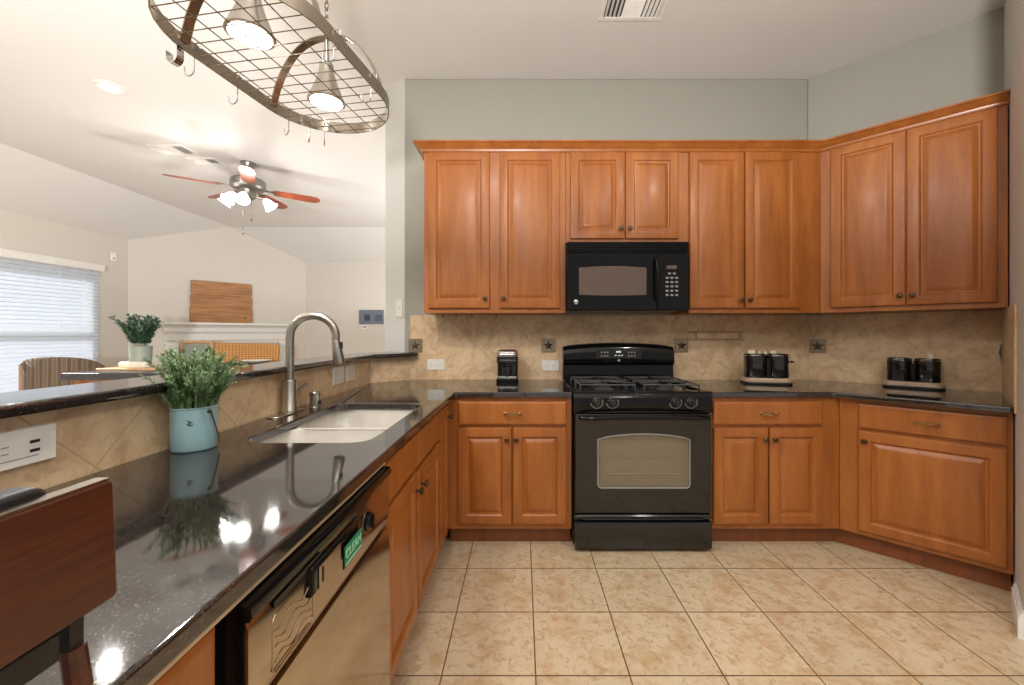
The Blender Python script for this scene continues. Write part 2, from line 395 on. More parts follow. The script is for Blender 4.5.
def cabinet(label, loc, rz, w, d, z0, z1, doors=(), drawers=(), toe=None, group=None, name='base_cabinet', hollow=None):
    t = thing(name, label, 'cabinet', (loc[0], loc[1], 0 if toe else z0), rz, group)
    zb = 0 if toe else z0
    if hollow:
        bx_ = box(0, w, 0, d, z0-zb, hollow-zb); bx_.box(0, w, 0, .03, hollow-zb, z1-zb); bx_.build('cabinet_box', 'cab', t)
    else: box(0, w, 0, d, z0-zb, z1-zb).build('cabinet_box', 'cab', t, bevel=.0015)
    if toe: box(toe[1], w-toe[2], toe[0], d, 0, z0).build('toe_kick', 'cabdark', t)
    for x0, x1, a, b, kn in doors:
        o = door_mb(x1-x0, b-a).build('door', 'cab', t, (x0, -.0205, a-zb), smooth=25)
        if kn: knob(o, kn[0]-x0, kn[1]-a)
    for x0, x1, a, b, hd in drawers:
        o = door_mb(x1-x0, b-a, slabdoor=True).build('drawer_front', 'cab', t, (x0, -.0205, a-zb), smooth=25)
        if hd: pull(o, (x1-x0)/2, (b-a)/2)
    return t
def X(px, Y): return (px-522)*Y/411
GU = 'honey maple wall cabinets'; GB = 'honey maple base cabinets'
# wall cabinets
UB, UT = 1.333, 2.372; DB, DT = 1.362, 2.345; UY = 2.60; DY = 2.58
x0 = -.62
cabinet('tall two-door maple wall cabinet left of the microwave, above the coffee maker', (x0, UY), 0, .895, .32, UB, UT,
        [(X(428, DY)-x0, X(489.5, DY)-x0, DB, DT, (X(485, DY)-x0, DB+.06)), (X(499.5, DY)-x0, X(560, DY)-x0, DB, DT, (X(503.5, DY)-x0, DB+.06))], group=GU, name='wall_cabinet')
x0 = .276
cabinet('short two-door maple wall cabinet directly above the black microwave', (x0, UY), 0, .779, .32, 1.778, UT,
        [(X(570.5, DY)-x0, X(624.5, DY)-x0, 1.80, DT, (X(621, DY)-x0, 1.86)), (X(626, DY)-x0, X(679, DY)-x0, 1.80, DT, (X(629.5, DY)-x0, 1.86))], group=GU, name='wall_cabinet')
x0 = 1.056
cabinet('tall two-door maple wall cabinet between the microwave and the angled corner', (x0, UY), 0, .829, .32, UB, UT,
        [(X(690, DY)-x0, X(744, DY)-x0, DB, DT, (X(740.5, DY)-x0, DB+.05)), (X(745.8, DY)-x0, X(800, DY)-x0, DB, DT, (X(749, DY)-x0, DB+.05))], group=GU, name='wall_cabinet')
cabinet('wide two-door maple wall cabinet on the angled wall at right', (1.8855, 2.5995), -PI/4, .770, .33, UB, UT,
        [(.055, .395, DB, DT, (.372, DB+.055)), (.400, .735, DB, DT, (.424, DB+.055))], group=GU, name='wall_cabinet')
# crown
def sweep(path, prof):
    path = [Vector(p) for p in path]; loops = []
    for i, p in enumerate(path):
        ns = []
        for a, b in ((i-1, i), (i, i+1)):
            if a >= 0 and b < len(path):
                d = (path[b]-path[a]).normalized(); ns.append(Vector((d.y, -d.x)))
        nn = sum(ns, Vector((0, 0)))
        if len(ns) == 2: nn = nn/(1+ns[0].dot(ns[1]))
        loops.append([(p.x+nn.x*o, p.y+nn.y*o, z) for o, z in prof])
    return MB().loft(loops)
cr = sweep([(-.621, 2.915), (-.621, 2.599), (1.885, 2.599), (2.431, 2.053)], [(.0, 2.349), (.010, 2.349), (.014, 2.356), (.016, 2.364), (.028, 2.372), (.040, 2.384), (.048, 2.390), (.056, 2.392), (.056, 2.402), (-.02, 2.402), (-.02, 2.3725), (0.0005, 2.3725)])
tag(cr.build('crown_molding', 'cab', smooth=20), 'stepped maple crown molding running along the tops of the wall cabinets', 'molding')
tag(MB().prism([(0, 0), (.055, 0), (.05, .014), (.035, .018), (.008, .016)], 0, .03, axis='y').build('wood_scrap', 'lightwood', loc=(1.44, 2.60, 2.4025)), 'small tan wood offcut lying on top of the crown molding', 'wood piece')
# base cabinets
CB = .847; BY = 2.305; BD = 2.285
x0 = -.4145
cabinet('maple base cabinet with drawer and two doors left of the range', (x0, BY), 0, .278-x0, .6, .108, CB,
        [(X(457.6, BD)-x0, X(511.5, BD)-x0, .14, .678, (X(507, BD)-x0, .615)), (X(512.9, BD)-x0, X(566.5, BD)-x0, .14, .678, (X(516.5, BD)-x0, .615))],
        [(X(458, BD)-x0, X(566.5, BD)-x0, .694, .823, True)], (.075, 0, 0), GB)
x0 = 1.05
cabinet('maple base cabinet with drawer and two doors right of the range', (x0, BY), 0, 1.78-x0, .6, .108, CB,
        [(X(714, BD)-x0, X(768.5, BD)-x0, .14, .678, (X(764.5, BD)-x0, .615)), (X(770, BD)-x0, X(824, BD)-x0, .14, .678, (X(773.5, BD)-x0, .615))],
        [(X(714, BD)-x0, X(823, BD)-x0, .694, .823, True)], (.075, 0, -.033), GB)
cabinet('maple base cabinet with one wide door on the angled wall', (1.7805, 2.3045), -PI/4, .628, .61, .108, CB,
        [(.083, .608, .135, .676, (.110, .625))], [(.083, .608, .692, .823, True)], (.075, -.03, 0), GB)
LXF = -.415
def lx(y): return y
cabinet('sink base cabinet with two false drawer fronts and two doors in the peninsula', (LXF, 1.172), PI/2, .823, .55, .108, CB-.001,
        [(.022, .385, .14, .678, (.36, .615)), (.408, .805, .14, .678, (.435, .615))], [(.022, .385, .694, .823, False), (.408, .805, .694, .823, False)], (.06, 0, 0), GB, hollow=.66)
cabinet('narrow one-door maple base cabinet tucked in the inside corner by the sink', (LXF, 1.996), PI/2, .308, .55, .108, CB-.001,
        [(.018, .225, .14, .823, (.195, .76))], [], (.06, 0, 0), GB)
cabinet('maple base cabinet at the near end of the peninsula beside the dishwasher', (LXF, -.35), PI/2, .905, .55, .108, CB-.001,
        [(.03, .44, .14, .678, (.41, .615)), (.45, .885, .14, .678, (.48, .615))], [(.03, .44, .694, .823, True), (.45, .885, .694, .823, True)], (.06, 0, 0), GB)

# ------------------------------------------------------------------ worktops, sink, bar
CTZ = .877
hole = [(-.85, 1.27), (-.80, 1.225), (-.50, 1.225), (-.462, 1.26), (-.462, 1.87), (-.50, 1.92), (-.80, 1.925), (-.855, 1.88)]
def smooth_poly(P, r=.035, n=4):
    out = []
    for i, p in enumerate(P):
        a, b, c_ = Vector(P[i-1]), Vector(p), Vector(P[(i+1) % len(P)])
        u = b+(a-b).normalized()*min(r, (a-b).length*.45); v_ = b+(c_-b).normalized()*min(r, (c_-b).length*.45)
        for k in range(n+1):
            t = k/n; out.append(tuple(u*(1-t)**2+b*2*t*(1-t)+v_*t*t))
    return out
hole = smooth_poly(hole)
ct = MB().prism([(-.374, -.4), (-.374, 2.272), (-.366, 2.28), (.2795, 2.28), (.2795, 2.919), (-.786, 2.919), (-.999, 2.70), (-.999, -.4)], CB, CTZ, holes=[hole])
tag(ct.build('countertop', 'granite', smooth=0, bevel=.007, seg=3), 'dark speckled granite worktop of the peninsula, running around to the range', 'countertop')
ct = MB().prism([(1.049, 2.28), (1.728, 2.28), tuple(A+E*.69+EN*.01), tuple(A+EN*.01+E*.012), (2.038, 2.917), (1.049, 2.917)], CB, CTZ)
tag(ct.build('countertop', 'granite', smooth=0, bevel=.007, seg=3), 'dark speckled granite worktop right of the range, bending along the angled wall', 'countertop')
bar = MB().prism([(-.958, -.6), (-.958, 2.655), (-.745, 2.86), (-.728, 2.885), (-.735, 2.91), (-.76, 2.9215), (-.834, 2.9215), (-1.008, 3.038), (-1.17, 2.87), (-1.17, -.6)], 1.042, 1.069)
tag(bar.build('bar_counter', 'granite', smooth=0, bevel=.009, seg=3), 'raised dark granite bar ledge on top of the tiled peninsula wall', 'bar top')
# sink
sk = thing('kitchen_sink', 'pale double-bowl undermount sink set into the granite worktop', 'sink', (-.66, 1.57, .66))
def bowl(x0, x1, y0, y1, depth, top):
    m_ = MB()
    L = []
    for ins, z, r in ((-.012, top-.003, .05), (-.002, top, .05), (0, top-.004, .05), (.012, top-depth+.03, .055), (.03, top-depth+.006, .05), (.06, top-depth, .04)):
        L.append([(x+.66, y-1.57, z-.66) for x, y in [(a-.0, b) for a, b in rrect(x0+ins-.0, x1-ins, y0+ins, y1-ins, r)]])
    L = [[(p[0], p[1], p[2]) for p in l] for l in L]
    m_.loft(L, cap0=False, cap1=True); return m_
TOPZ = CB-.002
bowl(-.862, -.452, 1.555, 1.93, .17, TOPZ).build('far_bowl', 'sink', sk)
bowl(-.862, -.452, 1.218, 1.545, .17, TOPZ).build('near_bowl', 'sink', sk)
for yy, nm in ((1.75, 'drain'), (1.38, 'drain')):
    MB().lathe([(.042, .0), (.042, .004), (.03, .003), (.012, .001), (.001, .001)], 20, Matrix.Translation((0, yy-1.57, TOPZ-.17-.66))).build(nm, 'chrome', sk)
# faucet
fc = thing('faucet', 'tall brushed nickel gooseneck pull-down faucet behind the sink', 'faucet', (-.955, 1.69, CTZ))
MB().prism(rrect(-.03, .03, -.13, .085, .029, 8), 0, .005).build('deck_plate', 'nickel', fc, bevel=.002)
MB().lathe([(.031, .005), (.031, .012), (.0285, .016), (.0275, .13), (.026, .135), (.018, .136)], 24).build('base', 'nickel', fc)
dv_ = Vector((.97, .25, 0)).normalized(); pts = [Vector((0, 0, .13)), Vector((0, 0, .22)), Vector((0, 0, .30))]
rr = .088
for i in range(1, 15):
    a = PI-(PI*1.06)*i/14
    pts.append(dv_*(rr+rr*math.cos(a))+Vector((0, 0, .312+rr*math.sin(a))))
MB().tube(pts, .0165, 16).build('spout', 'nickel', fc)
pe = pts[-1]; pd = (pts[-1]-pts[-2]).normalized()+dv_*.22; pd.normalize()
MB().tube([pe, pe+pd*.01, pe+pd*.03, pe+pd*.09, pe+pd*.10], [.0165, .018, .019, .024, .022], 16).build('spray_head', 'nickel', fc)
box(-.006, .006, -.004, .004, 0, .03).build('spray_button', 'blackmatte', fc, loc=tuple(pe+pd*.035+Vector((.02, -.004, 0))), bevel=.002)
hm = MB(); hm.tube([(0, .024, .075), (0, .045, .075)], .014, 14); hm.tube([(0, .040, .075), (.03, .046, .10), (.05, .05, .115)], [.008, .007, .006], 10)
hm.build('handle_lever', 'nickel', fc)
sd = thing('soap_dispenser', 'short cylindrical nickel air gap cap beside the faucet', 'air gap', (-.915, 1.815, CTZ))
MB().lathe([(.026, 0), (.026, .004), (.0215, .006), (.0215, .05), (.0225, .052), (.0225, .064), (.018, .07), (.001, .071)], 20).build('cap', 'nickel', sd)
box(-.001, .0012, -.012, .012, .012, .03).build('vent_slot', 'blackmatte', sd, loc=(.0212, 0, 0))

tag(box(-.4145, -.388, -.35, 1.17, .831, .8465).build('filler_strip', 'redpipe', bevel=.001), 'thin tan wooden strip under the peninsula worktop edge above the dishwasher', 'strip')
# ------------------------------------------------------------------ dishwasher
dw = thing('dishwasher', 'bronze stainless dishwasher with black trim built into the peninsula', 'dishwasher', (-.378, .566, 0), PI/2)
box(.004, .595, .03, .56, .10, .828).build('tub', 'blackmatte', dw, bevel=.003)
box(.01, .588, .075, .5, 0, .10).build('toe_panel', 'blackmatte', dw)
pr = [(.029, .12), (.003, .12), (-.003, .20), (-.005, .40), (-.003, .60), (.003, .655), (.029, .662)]
MB().prism(pr, 0, .597, axis='x').build('door', 'steel', dw, smooth=50)
pr = [(.029, .666), (.006, .666), (0.002, .672), (-.001, .70), (-.001, .79), (.003, .801), (.029, .801)]
cp = MB().prism(pr, 0, .597, axis='x').build('control_panel', 'steel', dw, smooth=50)
MB().prism([(.029, .803), (-.004, .803), (-.008, .810), (-.005, .824), (.029, .829)], -.002, .599, axis='x').build('top_trim', 'black', dw, smooth=50)
box(-.0015, -.0003, .004, .029, .12, .806).build('side_edge', 'black', dw)
lt = MB().prism([(.0, .732), (-.007, .734), (-.012, .742), (-.011, .782), (-.006, .787), (.0, .787)], .158, .360, axis='x').build('latch_handle', 'black', dw, bevel=.003)
box(.175, .262, -.0135, -.0115, .740, .780).build('latch_plate', 'steel', lt, bevel=.001)
box(.185, .19, -.0145, -.0132, .747, .774).build('latch_slot', 'black', lt)
box(.055, .20, -.0035, -.001, .786, .795).build('vent_slot', 'black', dw)
wv_ = MB()
wv_.tube([(.055+.12*u, -.0012, z) for u, z in ((0, .69), (0, .765), (.05, .772), (.95, .772), (1, .765), (1, .69), (.95, .684), (.05, .684))], .0011, 6, closed=True)
for k in range(4):
    wv_.tube([(.061+.108*i/14, -.0012, .698+k*.018+.007*math.sin(i*.7+k*1.3)) for i in range(15)], .0010, 6)
wv_.build('vent_grille', 'steel', dw)
dk = MB().lathe([(.022, 0), (.022, .006), (.017, .007), (.015, .011), (.001, .012)], 20, Matrix.Translation((.435, -.001, .745)) @ Matrix.Rotation(PI/2, 4, 'X')); dk.box(.431, .439, -.019, -.010, .728, .762)
dk.build('dial', 'black', dw, bevel=.001)
MB().tube([(.435+.028*math.cos(t*PI/9), -.0012, .745+.028*math.sin(t*PI/9)) for t in range(18)], .0012, 6, closed=True).build('dial_ring', 'darknickel', dw)
mg = thing('magnet_sign', 'green dishwasher magnet reading CLEAN on the dishwasher latch', 'sign', (-.378+.0125, .881, .743), PI/2)
box(-.045, .045, -.004, .0, -.023, .023).build('backing', 'black', mg, bevel=.001)
box(-.043, .043, -.005, -.004, -.021, .021).build('sign_plate', 'greenplate', mg)
def text(body, size, mat, parent, loc, rot, name='lettering', ext=.0004):
    cu = bpy.data.curves.new(name, 'FONT'); cu.body = body; cu.size = size; cu.align_x = 'CENTER'; cu.align_y = 'CENTER'; cu.extrude = ext
    tmp = bpy.data.objects.new(name, cu); me = bpy.data.meshes.new_from_object(tmp); bpy.data.objects.remove(tmp); bpy.data.curves.remove(cu)
    o = bpy.data.objects.new(name, me); COL.objects.link(o); me.materials.clear(); me.materials.append(M[mat]); o.location = loc; o.rotation_euler = rot
    if parent: o.parent = parent
    return o
text('CLEAN', .026, 'greentext', mg, (0, -.0053, .003), (PI/2, 0, 0))
box(-.040, .040, -.0054, -.0049, -.018, -.014).build('underline', 'greentext', mg)

# ------------------------------------------------------------------ range
rg = thing('gas_range', 'black freestanding gas range with oven between the base cabinets', 'range', (.284, 2.25, 0))
W = .7605
box(0.002, W-.002, .035, .66, .03, .865).build('body', 'black', rg, bevel=.003)
for a in (.05, W-.05):
    for b in (.08, .6): MB().lathe([(.018, 0), (.018, .01), (.012, .012), (.012, .032)], 12, Matrix.Translation((a, b, 0))).build('foot', 'blackmatte', rg)
dr = MB().prism([(.034, .022), (.002, .022), (-.004, .04), (-.006, .15), (.0, .168), (.012, .172), (.018, .178), (.018, .19), (-.004, .193), (-.006, .203), (.0, .210), (.034, .210)], .006, W-.006, axis='x').build('bottom_drawer', 'blackglass', rg, smooth=40)
box(.05, W-.05, -.012, -.003, .186, .193).build('drawer_lip', 'blackmatte', dr, bevel=.002)
# oven door with an arched window opening
wx0, wx1, wz0, wz1 = .128, .640, .352, .655
op = arc(wx0+.02, wz0+.02, .02, 180, 270, 4)+arc(wx1-.02, wz0+.02, .02, 270, 360, 4)
for i in range(13):
    t = i/12; op.append((wx1-(wx1-wx0)*t, wz1-.03+.03*math.sin(PI*t)**.7 if 0 < t < 1 else wz1-.03))
door = MB().prism([(.006, .218), (W-.006, .218), (W-.006, .760), (.006, .760)], 0, .034, holes=[op], axis='y').build('oven_door', 'blackglass', rg, smooth=0, bevel=.004)
MB().prism([(x, z) for x, z in op], .006, .010, axis='y').build('window_glass', 'ovenglass', door, smooth=0)
cx_, cz_ = (wx0+wx1)/2, (wz0+wz1)/2
MB().tube([(cx_+(x-cx_)*.985, .003, cz_+(z-cz_)*.975) for x, z in op], .004, 6, closed=True).build('window_trim', 'grey', door)
box(wx0-.03, wx1+.03, .030, .0345, wz0-.03, wz1+.03).build('oven_liner', 'ovenliner', door)
rk = MB()
for z in (.43, .52): 
    rk.tube([(wx0+.01, .02, z), (wx1-.01, .02, z)], .0025, 6)
    for i in range(14): rk.tube([(wx0+.03+i*.035, .017, z+.001), (wx0+.03+i*.035, .028, z+.001)], .0015, 5)
rk.build('oven_rack', 'chrome', door)
hp = [(.035, .005, .742), (.04, -.03, .744), (.07, -.045, .746)]+[(.07+.62*i/10, -.047-.01*math.sin(PI*i/10), .746+.008*math.sin(PI*i/10)) for i in range(1, 10)]+[(W-.07, -.045, .746), (W-.04, -.03, .744), (W-.035, .005, .742)]
MB().tube(hp, .0125, 10).build('door_handle', 'black', rg)
cpn = MB().prism([(.04, .766), (.004, .766), (0, .772), (.006, .868), (.014, .876), (.04, .878)], 0, W, axis='x').build('control_panel', 'black', rg, smooth=50)
ct_ = MB(); ct_.box(0, W, .012, .06, .866, .884); ct_.box(0, W, .53, .575, .866, .884); ct_.box(0, .03, .06, .53, .866, .884); ct_.box(W-.03, W, .06, .53, .866, .884); ct_.box(.03, W-.03, .06, .53, .866, .872)
ct_.build('cooktop', 'black', rg, bevel=.004)
for kx in (.126, .212, .557, .643):
    m_ = Matrix.Translation((kx, .003, .826)) @ Matrix.Rotation(PI/2, 4, 'X')
    k_ = MB().lathe([(.027, -.004), (.027, .004), (.022, .006), (.020, .022), (.017, .026), (.001, .027)], 20, m_); k_.box(kx-.006, kx+.006, -.034, -.018, .804, .848)
    ko = k_.build('burner_knob', 'knobblack', cpn, bevel=.0012)
    MB().tube([(kx+.033*math.cos(R(a)), .0015, .826+.033*math.sin(R(a))) for a in range(190, 391, 14)], .0018, 5).build('dial_mark', 'grey', ko)
for k, bx in enumerate((.20, .56)):
    for by in (.17, .40):
        MB().lathe([(.055, .872), (.055, .878), (.045, .882), (.036, .884), (.036, .892), (.03, .896), (.001, .897)], 22, Matrix.Translation((bx, by, 0))).build('burner', 'iron', rg)
    gr = MB()
    x0, x1 = bx-.155, bx+.155
    zt = .912
    for by in (.17, .40):
        gr.tube([(x0, by-.10, zt), (x1, by-.10, zt), (x1, by+.10, zt), (x0, by+.10, zt)], .005, 6, closed=True)
        for dx, dy in ((1, 0), (-1, 0), (0, 1), (0, -1)):
            s0 = Vector((bx+dx*.155, by+dy*.10, zt)); s1 = Vector((bx+dx*.035, by+dy*.03, zt+.006))
            gr.tube([s0, s1], .005, 6)
        for sx in (x0, x1):
            for sy in (by-.10, by+.10): gr.tube([(sx, sy, zt), (sx, sy, .872)], .005, 6)
    gr.build('grate', 'iron', rg)
bgp = MB()
prof = lambda top: [(.66, .884), (.585, .884), (.59, .985), (.575, .992), (.566, 1.01), (.572, top-.03), (.59, top-.006), (.61, top), (.66, top)]
L = []
for i in range(17):
    t = i/16; x = .0+W*t; top = 1.112+.027*(math.sin(PI*t)**.6 if 0 < t < 1 else 0)
    L.append([(x, y, z) for y, z in prof(top)])
bgo = bgp.loft(L).build('backguard', 'black', rg, smooth=45)
dsp = box(.225, .535, .566, .5685, 1.035, 1.095).build('display', 'blackmatte', bgo)
for sx, sz, w_, h_ in ((.36, 1.072, .034, .012), (.352, 1.05, .012, .006), (.375, 1.05, .012, .006), (.395, 1.05, .012, .006)): box(sx, sx+w_, .5648, .566, sz, sz+h_).build('green_digits', 'led', dsp)
for kx0 in (.262, .448):
    kb = MB()
    for i in range(3):
        for j in range(2): kb.lathe([(.006, 0), (.001, .0008)], 10, Matrix.Translation((kx0+i*.02, .566, 1.05+j*.024)) @ Matrix.Rotation(PI/2, 4, 'X'))
    kb.build('keypad', 'grey', dsp)
MB().lathe([(.009, 0), (.009, .0012), (.007, .0016), (.001, .0016)], 16, Matrix.Translation((.38, .567, 1.018)) @ Matrix.Rotation(PI/2, 4, 'X')).build('badge', 'chrome', bgo)

# ------------------------------------------------------------------ microwave
mw = thing('microwave', 'black over-the-range microwave mounted under the short wall cabinet', 'microwave', (.277, 2.535, 1.345))
W = .757; H = .428
box(0, W, .03, .385, .0, H).build('case', 'black', mw, bevel=.004)
vt = MB()
for i in range(5): vt.box(.006, W-.006, .004, .03, H-.006-.012*i-.008, H-.006-.012*i)
vt.box(.006, W-.006, .016, .03, H-.07, H)
vt.build('vent_louvre', 'black', mw, bevel=.001)
px2 = lambda px: (px-567.2)*2.535/411
pz2 = lambda py: (310.5-py)*2.535/411
dop = []
a0, a1, b0, b1 = px2(579.3), px2(647), pz2(294.5), pz2(267.5)
for i in range(11):
    t = i/10; dop.append((a0+(a1-a0)*t, b0-.006*math.sin(PI*t)))
for i in range(11):
    t = i/10; dop.append((a1-(a1-a0)*t, b1+.010*math.sin(PI*t)))
md = MB().prism([(.004, .004), (px2(657.5), .004), (px2(657.5), H-.075), (.004, H-.075)], 0, .03, holes=[dop], axis='y').build('door', 'black', mw, smooth=0, bevel=.004)
MB().prism(dop, .003, .012, axis='y').build('door_window', 'mwglass', md, smooth=0)
MB().lathe([(.014, 0), (.014, .002), (.012, .003), (.001, .003)], 20, Matrix.Translation((px2(576.3), 0, pz2(302)))@Matrix.Rotation(PI/2, 4, 'X')).build('badge', 'chrome', md)
hx = px2(655.5)
MB().tube([(hx, .004, pz2(258)), (hx, -.022, pz2(261)), (hx+.004, -.034, pz2(270)), (hx+.005, -.036, pz2(279)), (hx+.004, -.034, pz2(288)), (hx, -.022, pz2(297)), (hx, .004, pz2(300))], .0085, 10).build('door_handle', 'black', mw)
pn = box(px2(658), W-.004, .002, .03, .004, H-.075).build('control_panel', 'black', mw, bevel=.003)
box(px2(667), px2(677), .0006, .0022, pz2(269), pz2(265.3)).build('display', 'mwglass', pn)
kb = MB()
for j in range(6):
    for i in range(3):
        if j == 0 and i == 2: continue
        x = px2(667.5+i*4.8+(2.4 if j == 0 else 0)); z = pz2(273.5+j*4.3)
        kb.box(x-.009, x+.009, .0006, .0022, z-.006, z+.006)
kb.build('keypad', 'grey', pn, bevel=.001)

# ------------------------------------------------------------------ small appliances
cm = thing('coffee_maker', 'small black single-serve coffee maker with silver top beside the range', 'coffee maker', (-.098, 2.79, CTZ))
MB().prism(rrect(-.074, .074, -.07, .08, .02), 0, .022).build('base', 'black', cm, bevel=.003)
MB().prism(rrect(-.066, .066, -.06, .0, .012), .022, .042).build('drip_tray', 'chrome', cm, bevel=.004)
MB().prism(rrect(-.07, .07, .005, .085, .02), .022, .175).build('column', 'blackglass', cm, bevel=.004)
br_ = MB().prism(rrect(-.072, .072, -.07, .085, .028), .125, .172).build('brew_head', 'blackglass', cm, bevel=.006)
MB().tube([(-.055, -.071, .15), (.055, -.071, .15)], .003, 6).build('trim_strip', 'chrome', br_)
MB().loft([[(x*s_c, y*s_c+.004, z) for x, y in rrect(-.07, .07, -.07, .08, .03)] for s_c, z in ((1, .172), (1.01, .19), (.96, .205), (.8, .215), (.4, .219))]).build('lid', 'nickel', cm)
MB().tube([(-.045, -.066, .178), (-.045, -.082, .188), (.045, -.082, .188), (.045, -.066, .178)], .005, 8).build('lid_handle', 'chrome', cm)
MB().lathe([(.034, .042), (.036, .06), (.037, .10), (.034, .104), (.001, .104)], 20, Matrix.Translation((0, -.03, 0))).build('cup_well', 'blackmatte', cm)

def toaster(label, loc, rz, w, h, gap, tops, lever):
    t = thing('toaster', label, 'toaster', (loc[0], loc[1], CTZ), rz, 'black two-lobed toasters')
    d = .15
    MB().prism(rrect(-w/2, w/2, -d/2, d/2, .04), .0, .010).build('foot_plate', 'blackmatte', t, bevel=.003)
    MB().prism(rrect(-w/2+.002, w/2-.002, -d/2+.002, d/2-.002, .04),   .010, .040).build('base', 'tansteel', t, bevel=.006)
    for s in (-1, 1):
        rx = w/4-.007-gap/2; c0 = s*(gap/2+rx)
        bo = MB().loft([[(c0+x*k, y*k, z) for x, y in rrect(-rx, rx, -d/2+.012, d/2-.012, rx*.75, 8)] for k, z in ((.96, .040), (1, .046), (1.0, h-.02), (.99, h-.008), (.95, h))]).build('body', 'blackglass', t)
        MB().tube([(c0+x*.985, y*.985, h-.012) for x, y in rrect(-rx, rx, -d/2+.012, d/2-.012, rx*.75, 8)], .003, 6, closed=True).build('rim', 'chrome', bo)
        for yy in (-.022, .022): box(c0-rx*.7, c0+rx*.7, yy-.010, yy+.010, h-.003, h+.001).build('slot', 'blackmatte', bo)
    box(-.012, .012, -.06, .06, .04, h-.03).build('bridge', 'black', t, bevel=.003)
    for a, b_, z in tops:
        MB().prism(rrect(a, b_, h-.01, h+z, .008, 3), -.028, -.016, axis='y').build('bread_slice', 'toast', t, bevel=.002)
    if lever:
        lv = MB(); lv.tube([(w/2-.04, -.03, h-.05), (w/2-.005, -.03, h-.05)], .004, 6); lv.box(w/2-.012, w/2+.006, -.045, -.015, h-.056, h-.044)
        lv.build('lever', 'blackmatte', t, bevel=.002)
        MB().lathe([(.014, 0), (.014, .014), (.011, .018), (.001, .018)], 14, Matrix.Translation((w/2-.035, -.02, .065)) @ Matrix.Rotation(PI/2, 4, 'Y')).build('dial', 'blackmatte', t)
        MB().tube([(w/2-.042, -.03, h-.01), (w/2-.02, -.03, h-.005), (w/2-.008, -.03, h-.02), (w/2-.006, -.03, h-.05)], .002, 6).build('lever_guide', 'chrome', t)
    return t
toaster('black toaster on steel base with cream tops showing, in the corner nearer the range', (1.595, 2.69), R(-14), .285, .195, .004,
        [(-.11, -.07, .022), (-.052, -.033, .015), (-.018, .0, .015), (.02, .052, .018)], True)
toaster('black toaster with two separate rounded bodies on the angled worktop at right', (2.355, 2.475), R(-44), .275, .178, .010, [(.06, .085, .028)], False)

# ------------------------------------------------------------------ wall accessories
def star_tile(label, loc, rz):
    t = thing('star_tile', label, 'accent tile', loc, rz, 'pewter star accent tiles')
    MB().loft([[(x*s_c, y_, z*s_c) for x, z in ((-.048, -.048), (.048, -.048), (.048, .048), (-.048, .048))] for s_c, y_ in ((1, 0), (1, -.005), (.95, -.008), (.88, -.008), (.86, -.006))]).build('plate', 'pewter', t, smooth=20)
    st = MB(); ring = []
    for i in range(10):
        r = .040 if i % 2 == 0 else .016; a = PI/2+i*PI/5; ring.append((r*math.cos(a), -.0058, r*math.sin(a)))
    vs = ring+[(0, -.014, 0)]; st.add(vs, [[i, (i+1) % 10, 10] for i in range(10)]+[list(range(10))]); st.build('star', 'pewterdark', t, smooth=0)
    return t
BS = 2.9218
star_tile('pewter star tile on the splashback beside the bar ledge', (X(415.5, BS), BS, 1.2-11.5*BS/411), 0)
star_tile('pewter star tile above the outlet left of the range', (X(548.3, BS), BS, 1.2-11.5*BS/411), 0)
star_tile('pewter star tile at the right shoulder of the range backguard', (X(681.3, BS), BS, 1.2-11.5*BS/411), 0)
DR = math.atan2(ddir.y, ddir.x); dnn = Vector((ddir.y, -ddir.x)); 
p = dA+ddir*.058+dnn*.0083; star_tile('pewter star tile at the corner where the angled wall begins', (p.x, p.y, 1.115), DR)
ER = math.atan2(E.y, E.x)
p = A+E*.06+EN*.0083; star_tile('pewter star tile seen edge-on at the far right end wall', (p.x, p.y, 1.10), ER)
def outlet(name, label, cat, loc, rz, w, h, kind='duplex', group='white outlets on the tile'):
    t = thing(name, label, cat, loc, rz, group)
    MB().loft([[(x*s_c, y_, z*s_c) for x, z in ((-w/2, -h/2), (w/2, -h/2), (w/2, h/2), (-w/2, h/2))] for s_c, y_ in ((1, 0), (1, -.003), (.96, -.006))]).build('cover_plate', 'outlet', t, smooth=20)
    if kind == 'switch':
        box(-.016, .016, -.008, -.0055, -.032, .032).build('rocker', 'outlet', t, bevel=.001)
        box(-.003, .003, -.0092, -.0075, -.008, .008).build('toggle_mark', 'grey', t)
        return t
    for sx in ((-1, 1) if kind == 'duplex' else (0,)):
        f = MB().prism(rrect(sx*w*.22-w*.15, sx*w*.22+w*.15, -h*.24, h*.24, .008), -.0075, -.0055, axis='y').build('socket', 'outlet', t)
        sl = MB(); a = sx*w*.22
        sl.box(a-.010, a-.002, -.0079, -.0074, .006, .009); sl.box(a-.010, a-.002, -.0079, -.0074, -.009, -.006); sl.lathe([(.003, 0), (.001, .0005)], 8, Matrix.Translation((a+.008, -.0074, 0)) @ Matrix.Rotation(PI/2, 4, 'X'))
        sl.build('slots', 'grey', f)
    return t
outlet('wall_outlet', 'white outlet below the first star tile, beside the bar ledge', 'outlet', (X(436, BS), BS, 1.2-30.5*BS/411), 0, .122, .075)
outlet('wall_outlet', 'white outlet below the star tile left of the range', 'outlet', (X(550.5, BS), BS, 1.2-31.5*BS/411), 0, .122, .075)
BX = -1.0018
outlet('wall_outlet', 'white outlet under the bar ledge, nearer of the pair behind the sink', 'outlet', (BX, 2.235, .977), PI/2, .125, .10)
outlet('wall_outlet', 'white outlet under the bar ledge, farther of the pair behind the sink', 'outlet', (BX, 2.39, .977), PI/2, .115, .10)
